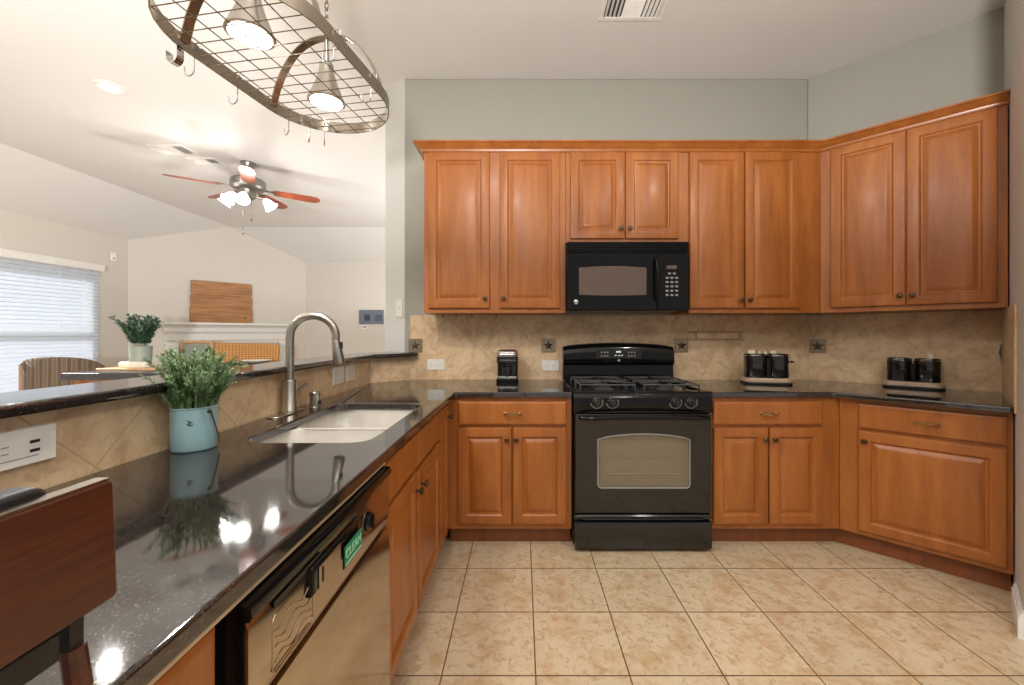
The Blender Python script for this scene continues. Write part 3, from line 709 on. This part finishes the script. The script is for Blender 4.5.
# wide near plate with sockets and two charging slots
ot = thing('charging_outlet', 'wide white outlet plate with dark slots on the tile at lower left', 'outlet', (BX, .79, .975), PI/2, 'white outlets on the tile')
MB().loft([[(x, y_, z) for x, z in ((-.10*k, -.037*k), (.085*k, -.037*k), (.085*k, .037*k), (-.10*k, .037*k))] for k, y_ in ((1, 0), (1, -.010), (.95, -.014), (.90, -.014))]).build('cover_plate', 'outlet', ot, smooth=20)
sl = MB()
for z in (.008, -.010): sl.box(.035, .052, -.0146, -.0138, z-.003, z+.003)
sl.build('charging_slots', 'blackmatte', ot)
sl = MB()
for x in (-.005, -.055):
    for z in (.007, -.006): sl.box(x-.006, x+.006, -.0146, -.0138, z-.0012, z+.0012)
    sl.lathe([(.0028, 0), (.001, .0006)], 8, Matrix.Translation((x-.02, -.0138, 0)) @ Matrix.Rotation(PI/2, 4, 'X'))
sl.build('socket_slots', 'grey', ot)
box(-.085, .05, -.0146, -.0138, -.0215, -.0195).build('groove', 'grey', ot)
ps = e0+ed*.052+en*.0045
outlet('light_switch', 'white rocker switch on the narrow wall end above the bar', 'switch', (ps.x, ps.y, 1.385), math.atan2(-ed.y, -ed.x), .07, .125, 'switch', None)
al = thing('alarm_panel', 'blue-grey alarm keypad on the far living room wall', 'alarm panel', (X(371.7, FY), FY, 1.525))
box(-.235, .235, -.03, 0, -.135, .135).build('case', 'panelgrey', al, bevel=.008)
box(-.13, -.02, -.033, -.029, -.07, .05).build('screen', 'darkprint', al)
kk = MB()
for i in range(3):
    for j in range(3): kk.box(.08+i*.045, .115+i*.045, -.033, -.029, -.07+j*.04, -.045+j*.04)
kk.build('keys', 'darkprint', al)
lbl = thing('wall_thermostat', 'small white box on the far wall under the alarm keypad', 'thermostat', (X(365, FY), FY, 1.332))
box(-.075, .075, -.02, 0, -.045, .045).build('case', 'outlet', lbl, bevel=.005); box(-.045, .04, -.022, -.0195, -.012, .02).build('screen', 'grey', lbl)
sn = thing('wall_sensor', 'small white sensor box high on the wall beside the blind', 'sensor', (LX, 5.82, 2.29), PI/2)
box(-.04, .04, -.03, 0, -.06, .06).build('case', 'white', sn, bevel=.008)
MB().lathe([(.012, 0), (.008, .006), (.001, .007)], 12, Matrix.Translation((0, -.03, -.02)) @ Matrix.Rotation(PI/2, 4, 'X')).build('lens', 'grey', sn)
tr = thing('towel_rail', 'slim double metal rail on the splashback right of the range', 'towel rail', (X(717, 2.91), BS, 1.19))
for z in (.024, -.026): MB().tube([(-.205, -.02, z), (.185, -.02, z)], .0035, 8).build('rail', 'tansteel', tr)
for x in (-.15, .16): MB().tube([(x, 0, .024), (x, -.02, .024), (x, -.02, -.026), (x, 0, -.026)], .003, 8).build('bracket', 'darknickel', tr)
pos = ['leftmost dark cup hook screwed under the wall cabinet over the coffee maker', 'second dark cup hook from left under the wall cabinet over the coffee maker', 'third dark cup hook from left under the wall cabinet over the coffee maker', 'rightmost dark cup hook under the wall cabinet over the coffee maker']
ch0 = None
for x, lb in zip((-.52, -.435, -.33, -.17), pos):
    if ch0 is None:
        h = MB().tube([(0, 0, 0), (0, 0, -.010)]+[(0, -.009+.009*math.cos(R(a)), -.018-.009*math.sin(R(a))) for a in range(-60, 200, 26)], .0022, 7)
        h.lathe([(.005, 0), (.005, -.002), (.002, -.003)], 10)
        ch0 = tag(h.build('cup_hook', 'bronze', loc=(x, 2.72, UB)), lb, 'hook', 'cup hooks under the wall cabinet')
    else: dup(ch0, loc=(x, 2.72, UB), label=lb)

# ------------------------------------------------------------------ plants
def rosemary(parent, n, spread, h0, h1, r0, seed, leaf, mat, name='foliage', lw=.0035, step=.008):
    rnd = random.Random(seed); m_ = MB(); st = MB()
    for i in range(n):
        a = rnd.uniform(0, 2*PI); rad = r0*math.sqrt(rnd.random()); L = rnd.uniform(h0, h1); lean = rnd.uniform(.05, 1)*spread
        p0 = Vector((rad*math.cos(a), rad*math.sin(a), 0)); out = Vector((math.cos(a+rnd.uniform(-.5, .5)), math.sin(a+rnd.uniform(-.5, .5)), 0))
        pts = [p0+out*(lean*(t**1.6))*L+Vector((0, 0, L*(t-.35*lean*t*t))) for t in [k/7 for k in range(8)]]
        st.tube(pts, .0012, 4)
        tot = int(L/step)
        for k in range(tot):
            t = (.18+.82*k/tot)*7; j = min(6, int(t)); f = t-j; c_ = pts[j].lerp(pts[j+1], f); d = (pts[j+1]-pts[j]).normalized()
            for q in range(3):
                ph = rnd.uniform(0, 2*PI); u = d.orthogonal().normalized(); v_ = d.cross(u)
                o_ = (u*math.cos(ph)+v_*math.sin(ph)); tip = c_+(o_*.75+d*.65)*leaf*rnd.uniform(.7, 1.2)
                sd_ = d.cross(o_).normalized()*lw; mid = c_.lerp(tip, .5)
                m_.add([c_, mid+sd_, tip, mid-sd_], [[0, 1, 2, 3]])
    m_.build(name, mat, parent, smooth=0); st.build('stems', mat, parent)
pp = thing('potted_rosemary', 'bushy green herb in a blue-grey enamel pail on the worktop', 'potted plant', (-.925, 1.16, CTZ))
pl = MB().lathe([(.048, 0), (.051, .002), (.053, .006), (.0535, .06), (.054, .115), (.0555, .117), (.056, .120), (.0535, .121), (.051, .118), (.0505, .10), (.001, .10)], 32).build('pail', 'pot', pp)
MB().lathe([(.050, .1), (.050, .110), (.03, .114), (.001, .115)], 20).build('soil', 'soil', pp)
hd = MB(); cyl = lambda a, r_, z: Vector((r_*math.cos(R(a)), r_*math.sin(R(a)), z))
hd.tube([cyl(-14, .054, .108), cyl(-14, .0605, .108), cyl(-13, .062, .100), cyl(-8, .061, .085), cyl(2, .0595, .062), cyl(13, .0585, .040), cyl(26, .0575, .020)], .0022, 8)
hd.lathe([(.0065, 0), (.005, .003), (.001, .004)], 10, Matrix.Translation(cyl(-14, .0535, .108)) @ Matrix.Rotation(R(-14), 4, 'Z') @ Matrix.Rotation(PI/2, 4, 'Y'))
hd.build('bail_handle', 'darknickel', pl)
em = MB()
ea = R(-62)
for k, (dx, dz, w_, h_) in enumerate(((0, .006, .006, .004), (-.003, .001, .008, .0025), (.002, -.003, .011, .003), (-.004, .010, .0035, .0025), (.005, .003, .003, .003))):
    a_ = ea+dx/.054
    m_ = Matrix.Rotation(a_, 4, 'Z') @ Matrix.Translation((.0538, 0, .078+dz))
    em.box(-.0003, .0007, -w_/2, w_/2, -h_/2, h_/2, m_)
em.build('printed_mark', 'darkprint', pl)
rosemary(pp, 210, .55, .07, .185, .05, 3, .013, 'rosemary', lw=.0016, step=.0055)
for o in pp.children:
    if o.name.startswith(('foliage', 'stems')): o.location = (0, 0, .108)

# ------------------------------------------------------------------ dining area
TZ = .79
dt = thing('dining_table', 'long dark-topped dining table beyond the bar', 'dining table', (-4.0, 5.1, 0))
MB().prism(rrect(-.85, .85, -.8, .8, .02), TZ-.075, TZ).build('table_top', 'slate', dt, bevel=.006)
box(-.76, .76, -.70, .70, TZ-.17, TZ-.075).build('apron', 'applewood', dt, bevel=.003)
for sx in (-.74, .74):
    for sy in (-.68, .68): box(sx-.04, sx+.04, sy-.04, sy+.04, 0, TZ-.075).build('leg', 'applewood', dt, bevel=.004)
cb = tag(MB().prism(rrect(-.33, .33, -.16, .16, .03), 0, .022).build('serving_board', 'lightwood', loc=(-4.48, 4.78, TZ), bevel=.004), 'light wood serving board on the dining table in front of the leafy plant', 'board')
nk = MB(); nk.lathe([(.02, -.15), (.034, -.145), (.036, 0), (.033, .14), (.02, .15)], 14, Matrix.Rotation(PI/2, 4, 'Y')); nk.box(-.14, .15, -.03, .05, -.034, -.018)
tag(nk.build('rolled_napkin', 'cream', loc=(-4.50, 4.76, TZ+.0575), bevel=.003), 'cream rolled napkin lying on the light serving board', 'napkin')
p2 = thing('potted_greenery', 'leafy green plant in a sage ceramic pot on the dining table', 'potted plant', (-4.73, 5.10, TZ))
MB().lathe([(.095, 0), (.10, .004), (.112, .25), (.114, .262), (.108, .262), (.104, .23), (.001, .23)], 28).build('pot', 'potgreen', p2)
MB().lathe([(.103, .23), (.10, .24), (.001, .245)], 16).build('soil', 'soil', p2)
rosemary(p2, 60, .42, .28, .44, .08, 11, .062, 'olive', 'foliage', .013, .03)
for o in p2.children:
    if o.name.startswith(('foliage', 'stems')): o.location = (0, 0, .235)
tag(MB().lathe([(.06, 0), (.16, .012), (.175, .022), (.17, .024), (.06, .010), (.001, .009)], 28).build('dinner_plate', 'slate', loc=(-3.95, 5.50, TZ)), 'dark round plate on the dining table beyond the herb pail', 'plate')
tag(MB().lathe([(.06, 0), (.15, .02), (.19, .045), (.187, .05), (.06, .02), (.001, .018)], 28).build('serving_bowl', 'cream', loc=(-3.70, 5.72, TZ)), 'shallow white dish on the dining table behind the dark plate', 'dish')
# barrel armchair with a throw
ac = thing('armchair', 'brown barrel-backed dining chair under a striped throw by the window', 'chair', (-5.36, 4.82, 0), R(-150))
def shell(r0, r1, a0, a1, z0, z1, n=18, wave=0):
    L = []
    for i in range(n+1):
        a = R(a0+(a1-a0)*i/n); t = i/n; ztop = z1-.14*abs(2*t-1)**2.2
        c_, s_n = math.cos(a), math.sin(a); wv = wave*math.sin(i*2.1)
        L.append([((r0+wv)*c_, (r0+wv)*s_n, z0), ((r0+wv)*c_, (r0+wv)*s_n, ztop-.015), (((r0+r1)/2+wv)*c_, ((r0+r1)/2+wv)*s_n, ztop), ((r1+wv)*c_, (r1+wv)*s_n, ztop-.015), ((r1+wv)*c_, (r1+wv)*s_n, z0)])
    return MB().loft(L)
shell(.29, .345, 0, 180, .40, .935).build('backrest', 'brownfab', ac, smooth=60)
MB().prism(rrect(-.28, .28, -.30, .26, .08), .38, .48).build('seat', 'brownfab', ac, bevel=.015)
for sx, sy in ((-.24, -.24), (.24, -.24), (-.22, .22), (.22, .22)): MB().tube([(sx, sy, 0), (sx*.95, sy*.95, .39)], [.016, .024], 8).build('leg', 'applewood', ac)
tb = thing('throw_blanket', 'grey-brown striped throw draped over the back of the brown chair', 'blanket', (-5.36, 4.82, 0), R(-150))
def drape(a0, a1):
    L = []
    for i in range(15):
        a = R(a0+(a1-a0)*i/14); c_, s_n = math.cos(a), math.sin(a); t = (a0+(a1-a0)*i/14)/180; zt = .935-.14*abs(2*t-1)**2.2; wv = .006*math.sin(i*1.9)
        path = [(.275+wv, .62), (.278+wv, .80), (.280, zt-.01), (.30, zt+.012), (.335, zt+.012), (.356, zt-.01), (.358+wv, .75), (.36+wv, .55), (.352+wv, .55), (.349+wv, .75), (.349, zt-.012), (.333, zt+.003), (.302, zt+.003), (.286, zt-.012), (.284+wv, .80), (.281+wv, .62)]
        L.append([(r*c_, r*s_n, z) for r, z in path])
    return MB().loft(L)
drape(48, 172).build('cloth', 'throw', tb, smooth=60)
# light beech chair with sage back, wicker chair
def dchair(label, loc, rz, w, top, frame, panel, name='dining_chair'):
    t = thing(name, label, 'chair', loc, rz)
    for sx in (-1, 1):
        MB().tube([(sx*w/2, .22, 0), (sx*w/2, .21, .45), (sx*w/2, .25, top)], .022, 10).build('back_post', frame, t)
        MB().tube([(sx*w/2, -.22, 0), (sx*w/2, -.21, .44)], .02, 10).build('leg', frame, t)
    MB().prism(rrect(-w/2-.01, w/2+.01, -.24, .22, .04), .42, .47).build('seat', panel, t, bevel=.01)
    MB().prism(rrect(-w/2+.022, w/2-.022, .55, top-.06, .05), .215, .255, axis='y').build('back_panel', panel, t, bevel=.01)
    MB().tube([(-w/2, .24, top-.03), (0, .25, top-.02), (w/2, .24, top-.03)], .02, 10).build('top_rail', frame, t)
    return t
ch = dchair('light beech chair with a sage green back at the far side of the table', (-5.0, 6.12, 0), R(8), .42, 1.10, 'lightwood', 'greenfab')
wc = thing('wicker_chair', 'wide honey wicker chair at the table in front of the fireplace', 'chair', (-4.32, 6.33, 0), R(14))
L = []
for i in range(13):
    t = i/12; x = -.46+.92*t; y = .24+.05*math.sin(PI*t); top = 1.07-.05*t
    L.append([(x*.9, y-.02, .45), (x, y-.02, top), (x, y+.03, top), (x*.9, y+.03, .45)])
MB().loft(L).build('backrest', 'wicker', wc, smooth=40, bevel=.008)
MB().prism(rrect(-.42, .42, -.28, .24, .05), .38, .46).build('seat', 'wicker', wc, bevel=.012)
for sx in (-.38, .38):
    for sy in (-.24, .22): MB().tube([(sx, sy, 0), (sx, sy, .39)], .022, 8).build('leg', 'lightwood', wc)
# mantel, fireplace, board
def onfire(s, out, z): 
    p = Vector((LX, 6.057, 0))+dl*s+dn*out; return (p.x, p.y, z)
mt = thing('fireplace_mantel', 'white molded mantel and surround of the corner fireplace', 'fireplace', onfire(1.29, 0, 0), DROT)
hw = .90
MB().prism([(0, 1.05), (-.03, 1.05), (-.035, 1.08), (-.05, 1.10), (-.05, 1.20), (-.06, 1.22), (-.075, 1.24), (-.075, 1.30), (-.10, 1.33), (-.13, 1.345), (-.15, 1.35), (-.15, 1.385), (0, 1.385)], -hw, hw, axis='x').build('mantel_shelf', 'white', mt, smooth=20)
for sx in (-1, 1):
    a, b = sorted((sx*hw*.97, sx*(hw*.97-.16))); box(a, b, -.04, 0, 0, 1.05).build('pilaster', 'white', mt, bevel=.004)
sr = MB(); sr.prism([(-.70, 0), (-.45, 0), (-.45, .72), (.45, .72), (.45, 0), (.70, 0), (.70, 1.05), (-.70, 1.05)], -.022, 0, axis='y'); sr.build('stone_surround', 'firetile', mt, smooth=0)
box(-.45, .45, -.008, -.001, 0, .72).build('firebox', 'blackmatte', mt)
bd = thing('wooden_board', 'old pine plank board standing on the mantel against the wall', 'board', onfire(1.14, .028, 1.386), DROT)
for k, (z0, z1) in enumerate(((0, .25), (.253, .45), (.453, .68))):
    a, b = -.43+.008*k, .44-.006*k
    MB().prism([(a+.012, z0), (b-.02, z0), (b, z0+.02), (b, z1-.02), (b-.02, z1), (a+.005, z1), (a, z1-.02), (a, z0+.02)], -.02, .02, axis='y').build('plank', 'board', bd, bevel=.004)
MB().lathe([(.014, 0), (.010, .003), (.001, .004)], 10, Matrix.Translation((.32, -.02, .09)) @ Matrix.Rotation(PI/2, 4, 'X')).build('knot', 'darkprint', bd)

# ------------------------------------------------------------------ ceiling fan
fn = thing('ceiling_fan', 'five-blade ceiling fan with cherry blades and four lit shades in the living room', 'ceiling fan', (-2.91, 4.37, CZ))
MB().lathe([(.001, -.001), (.07, -.001), (.07, -.02), (.05, -.055), (.02, -.065)], 24).build('canopy', 'fanmetal', fn)
MB().lathe([(.012, -.06), (.012, -.17)], 12).build('downrod', 'fanmetal', fn)
MB().lathe([(.02, -.15), (.08, -.16), (.15, -.185), (.165, -.205), (.165, -.265), (.14, -.285), (.085, -.295), (.07, -.33), (.075, -.36), (.05, -.385), (.001, -.39)], 32).build('motor', 'fanmetal', fn)
for a in (214, 154, 91, 36, 303):
    m_ = Matrix.Rotation(R(a), 4, 'Z') @ Matrix.Translation((0, 0, -.275)) @ Matrix.Rotation(R(-11), 4, 'X')
    poly = [(.24, -.055), (.58, -.072), (.65, -.062), (.69, -.03), (.695, 0), (.69, .03), (.65, .062), (.58, .072), (.24, .055)]
    b = MB().prism(poly, -.004, .004, mat=m_).build('blade', 'fanwood', fn, smooth=0, bevel=.002)
    MB().prism([(.13, -.02), (.20, -.015), (.25, -.045), (.31, -.02), (.31, .02), (.25, .045), (.20, .015), (.13, .02)], .004, .011, mat=m_).build('blade_iron', 'fanmetal', b, bevel=.002)
for k, a in enumerate((200, 250, 290, 20)):
    ca, sa = math.cos(R(a)), math.sin(R(a))
    MB().tube([(0.05*ca, .05*sa, -.365), (.11*ca, .11*sa, -.36), (.15*ca, .15*sa, -.375)], .009, 8).build('light_arm', 'fanmetal', fn)
    m_ = Matrix.Translation((.15*ca, .15*sa, -.37)) @ Matrix.Rotation(R(a), 4, 'Z') @ Matrix.Rotation(R(-38), 4, 'Y')
    sh = MB().lathe([(.018, 0), (.028, -.012), (.038, -.03), (.048, -.06), (.056, -.09), (.068, -.108), (.064, -.107), (.052, -.088), (.044, -.06), (.034, -.03), (.001, -.02)], 20, m_).build('lamp_shade', 'shade', fn)
    pw = m_ @ Vector((0, 0, -.135)); lamp('fan_bulb', 'POINT', tuple(pw), FAN_POWER, (1, .975, .94), .04, parent=fn)
for dx, L_ in ((-.03, .74), (.06, .60)):
    pc = MB().tube([(dx, -.04, -.38), (dx, -.04, -L_)], .0018, 6); pc.lathe([(.002, 0), (.009, -.012), (.007, -.03), (.001, -.034)], 10, Matrix.Translation((dx, -.04, -L_)))
    pc.build('pull_chain', 'darknickel', fn)

# ------------------------------------------------------------------ recessed lights and vents
def can_light(label, x, y):
    t = thing('recessed_light', label, 'ceiling light', (x, y, CZ), 0, 'recessed ceiling lights')
    MB().lathe([(.095, 0), (.095, -.006), (.075, -.010), (.056, -.003), (.056, -.001)], 28).build('trim_ring', 'white', t)
    MB().lathe([(.056, -.0012), (.056, -.0045), (.001, -.0047)], 24).build('lens', 'can', t)
    lamp('can_lamp', 'AREA', (0, 0, -.02), CAN_POWER, (1, .975, .94), .06, parent=t)
can_light('round lit recessed light in the living room ceiling left of the pot rack', *LIVING_CANS[0])
can_light('added out-of-view fill light in the ceiling over the near end of the dining room', *LIVING_CANS[1])
for (x, y), lb in zip(FILL_CANS, ('added out-of-view fill light over the peninsula beside the pot rack', 'added out-of-view fill light over the right side of the kitchen floor', 'added fill light behind the viewer on the peninsula side', 'added fill light behind the viewer on the right side')):
    can_light(lb, x, y)
def vent(label, x, y, w, d, back='darkprint'):
    t = thing('ceiling_vent', label, 'vent', (x, y, CZ), 0, 'white ceiling air vents')
    fr = MB()
    for a, b, c_, e in ((-w/2, w/2, -d/2, -d/2+.025), (-w/2, w/2, d/2-.025, d/2), (-w/2, -w/2+.025, -d/2+.025, d/2-.025), (w/2-.025, w/2, -d/2+.025, d/2-.025)): fr.box(a, b, c_, e, -.008, 0)
    fr.build('frame', 'white', t, bevel=.002)
    box(-w/2+.025, w/2-.025, -d/2+.025, d/2-.025, -.002, 0).build('backing', back, t)
    s = MB(); iw, id_ = w-.05, d-.05
    def sl(x0, x1, y0, y1, ax, tilt):
        cxx, cyy = (x0+x1)/2, (y0+y1)/2
        m_ = Matrix.Translation((cxx, cyy, -.006)) @ Matrix.Rotation(R(tilt), 4, ax)
        s.box(-(x1-x0)/2, (x1-x0)/2, -(y1-y0)/2, (y1-y0)/2, -.0008, .0008, m_)
    for i in range(4):
        for sg in (-1, 1):
            x0 = sg*(iw/2-.012-i*.024); sl(x0-.009, x0+.009, -id_/2, id_/2, 'Y', sg*35)
    for i in range(int(id_/.018)):
        yy = -id_/2+.01+i*.018; sl(-iw/2+.10, iw/2-.10, yy-.007, yy+.007, 'X', -30)
    s.build('louvres', 'white', t, smooth=0)
vent('white louvred vent in the kitchen ceiling above the range', .62, 2.20, .36, .36)
vent('white vent in the living room ceiling, nearer of the two by the fan', -3.44, 4.06, .34, .22, 'grey')
vent('white vent in the living room ceiling, closer to the fan blades', -3.33, 4.32, .30, .16, 'grey')

# ------------------------------------------------------------------ pot rack
RC = Vector((-.767, 1.375, 0)); RA = .1677; RZ = 2.06; RL = .3907; RW = .2324
pr_ = thing('pot_rack', 'oval hanging steel pot rack with wire grid and two lit lamps', 'pot rack', (RC.x, RC.y, RZ), -RA)
def stad(r, L_, n=16, t0=0):
    Sx = L_-r
    return [(r*math.cos(a), Sx+r*math.sin(a)) for a in [PI*i/n for i in range(n+1)]]+[(r*math.cos(a), -Sx+r*math.sin(a)) for a in [PI+PI*i/n for i in range(n+1)]]
MB().tube([(x, y, .022) for x, y in stad(RW, RL)], (.022, .0022), closed=True, flat=(0, 0, 1)).build('band', 'rack', pr_, smooth=40)
gd = MB(); Sx = RL-RW
def halfw(y):
    d = max(0, abs(y)-Sx); return math.sqrt(max(0, RW*RW-d*d))
for i in range(-8, 9):
    y = i*.046; hwid = halfw(y)
    if hwid > .03: gd.tube([(-hwid, y, .004), (hwid, y, .004)], .0017, 6)
for x in (-.155, -.078, 0, .078, .155):
    e_ = Sx+math.sqrt(RW*RW-x*x); gd.tube([(x, -e_, .0), (x, e_, .0)], .0017, 6)
gd.build('wire_grid', 'rack', pr_)
for k, yy in enumerate((-.173, .178)):
    pts = []
    for i in range(25):
        t = i/24; x = -RW+.005+(2*RW-.01)*t; u = abs(2*t-1); z = .022+.235*(1-u**2.6)**.8 if u < 1 else .022
        pts.append((x, yy, z))
    L = []
    P = [Vector(p) for p in pts]
    for i, p in enumerate(P):
        d = (P[min(i+1, 24)]-P[max(i-1, 0)]).normalized(); nrm = Vector((-d.z, 0, d.x))
        L.append([p+nrm*.002+Vector((0, .015, 0)), p+nrm*.002-Vector((0, .015, 0)), p-nrm*.002-Vector((0, .015, 0)), p-nrm*.002+Vector((0, .015, 0))])
    MB().loft(L).build('arch_strap', 'rack', pr_, smooth=60)
    lm = MB().lathe([(.062, .007), (.066, .010), (.058, .030), (.040, .075), (.028, .115), (.024, .150), (.010, .160), (.006, .256), (.001, .257)], 28, Matrix.Translation((0, yy, .006))).build('lamp_shade', 'nickel', pr_)
    MB().lathe([(.057, .0062), (.056, .0045), (.001, .0035)], 24, Matrix.Translation((0, yy, 0.0065))).build('bulb', 'bulb', lm)
    lamp('rack_lamp', 'SPOT', (0, yy, -.012), RACK_POWER*3, (1, .975, .94), .04, parent=pr_, spot=R(150))
    cn = MB(); nlink = 25; z = .258
    for i in range(nlink):
        zc = z+.014+i*(CZ-RZ-z-.03)/nlink; m_ = Matrix.Rotation(PI/2*(i % 2), 4, 'Z')
        cn.tube([m_ @ Vector((.007*math.cos(a), 0, .0185*math.sin(a)))+Vector((0, yy, zc)) for a in [2*PI*q/10 for q in range(10)]], .0022, 5, closed=True)
    cn.lathe([(.04, CZ-RZ), (.04, CZ-RZ-.008), (.01, CZ-RZ-.016)], 18, Matrix.Translation((0, yy, 0)))
    cn.build('chain', 'rack', pr_)
# S hooks hung from the band
hk0 = None
rotm = Matrix.Rotation(-RA, 3, 'Z')
def hook_at(sy, side, lab, flip=0):
    global hk0
    y = sy; x = side*(halfw(y)); 
    nx, ny = (side, 0) if abs(y) <= Sx else (x/RW, (y-math.copysign(Sx, y))/RW)
    wp = rotm @ Vector((x+nx*.001, y+ny*.001, 0))
    ang = math.atan2(ny, nx)-RA
    if hk0 is None:
        P = [(-.014, 0, .030), (-.014, 0, .046), (0, 0, .052), (.008, 0, .046), (.008, 0, -.030)]+[(.026-.018*math.cos(R(a)), 0, -.032-.018*math.sin(R(a))) for a in range(10, 181, 24)]+[(.044, 0, -.018)]
        hk0 = tag(MB().tube(P, .0022, 7).build('pot_hook', 'chrome'), lab, 'hook', 'hooks on the pot rack band')
        o = hk0
    else: o = dup(hk0, label=lab)
    o.location = (RC.x+wp.x, RC.y+wp.y, RZ); o.rotation_euler = (0, 0, ang+flip); return o
hook_at(-.13, -1, 'pot hook on the left side of the rack, beside the wide flat hook')
hook_at(.03, -1, 'pot hook at the middle of the left side of the rack')
hook_at(.25, -1, 'pot hook where the left side starts curving round the far end')
hook_at(.315, -1, 'pot hook on the far end curve, left of the lowest hook')
hook_at(.350, -1, 'pot hook hanging lowest at the far end of the rack')
hook_at(-.11, 1, 'pot hook inside the right band of the rack near the chain', PI)
hook_at(.10, 1, 'pot hook inside the right band near the far curve of the rack', PI)
fh = MB(); wp = rotm @ Vector((-RW-.002, -.175, 0))
P = [Vector(p) for p in [(-.010, 0, .030), (-.010, 0, .047), (.006, 0, .047), (.006, 0, -.020)]+[(.026-.020*math.cos(R(a)), 0, -.022-.020*math.sin(R(a))) for a in range(15, 181, 24)]+[(.046, 0, -.004)]]
L = []
for i, p in enumerate(P):
    d = (P[min(i+1, len(P)-1)]-P[max(i-1, 0)]).normalized(); nr = Vector((-d.z, 0, d.x))
    L.append([p+nr*.0012+Vector((0, .011, 0)), p+nr*.0012-Vector((0, .011, 0)), p-nr*.0012-Vector((0, .011, 0)), p-nr*.0012+Vector((0, .011, 0))])
o = tag(fh.loft(L).build('flat_pot_hook', 'chrome', loc=(RC.x+wp.x, RC.y+wp.y, RZ)), 'wide flat strap hook at the near left end of the pot rack', 'hook', 'hooks on the pot rack band'); o.rotation_euler = (0, 0, PI-RA)

# ------------------------------------------------------------------ near chair
nc = thing('bar_chair', 'tall walnut-backed chair with black pad at the near left against the peninsula', 'chair', (-.33, .075, 0))
MB().prism([(-.25, .985), (.258, .987), (.261, .990), (.258, 1.080), (.255, 1.083), (-.25, 1.083)], -.012, 0, axis='x').build('backrest', 'walnut', nc, bevel=.002)
MB().box(-.0115, -.0005, -.249, .2545, 1.0832, 1.0850).build('edge_strip', 'rack', nc)
MB().prism(rrect(-.235, .225, .99, 1.092, .012), -.034, -.0125, axis='x').build('back_pad', 'leather', nc, bevel=.004)
box(-.016, -.006, -.24, .225, .962, .984).build('back_rail', 'blackmatte', nc, bevel=.002)
for sy in (-.21, .238):
    box(-.016, -.008, sy-.006, sy+.004, .955, .986).build('bracket', 'blackmatte', nc)
    MB().tube([(-.012, sy, .962), (-.010, sy+.002, .93), (-.004, sy, .80), (.0, sy, .62), (-.012, sy, .30), (-.02, sy, 0)], [.0075, .008, .010, .014, .013, .010], 10).build('back_leg', 'walnut', nc)
    MB().tube([(.36, sy, .62), (.365, sy, .30), (.37, sy, 0)], [.014, .013, .010], 10).build('front_leg', 'walnut', nc)
MB().prism(rrect(-.005, .39, -.235, .26, .03), .62, .66).build('seat', 'leather', nc, bevel=.012)
MB().tube([(.362, -.21, .25), (.362, .238, .25)], .009, 8).build('foot_rail', 'blackmatte', nc)
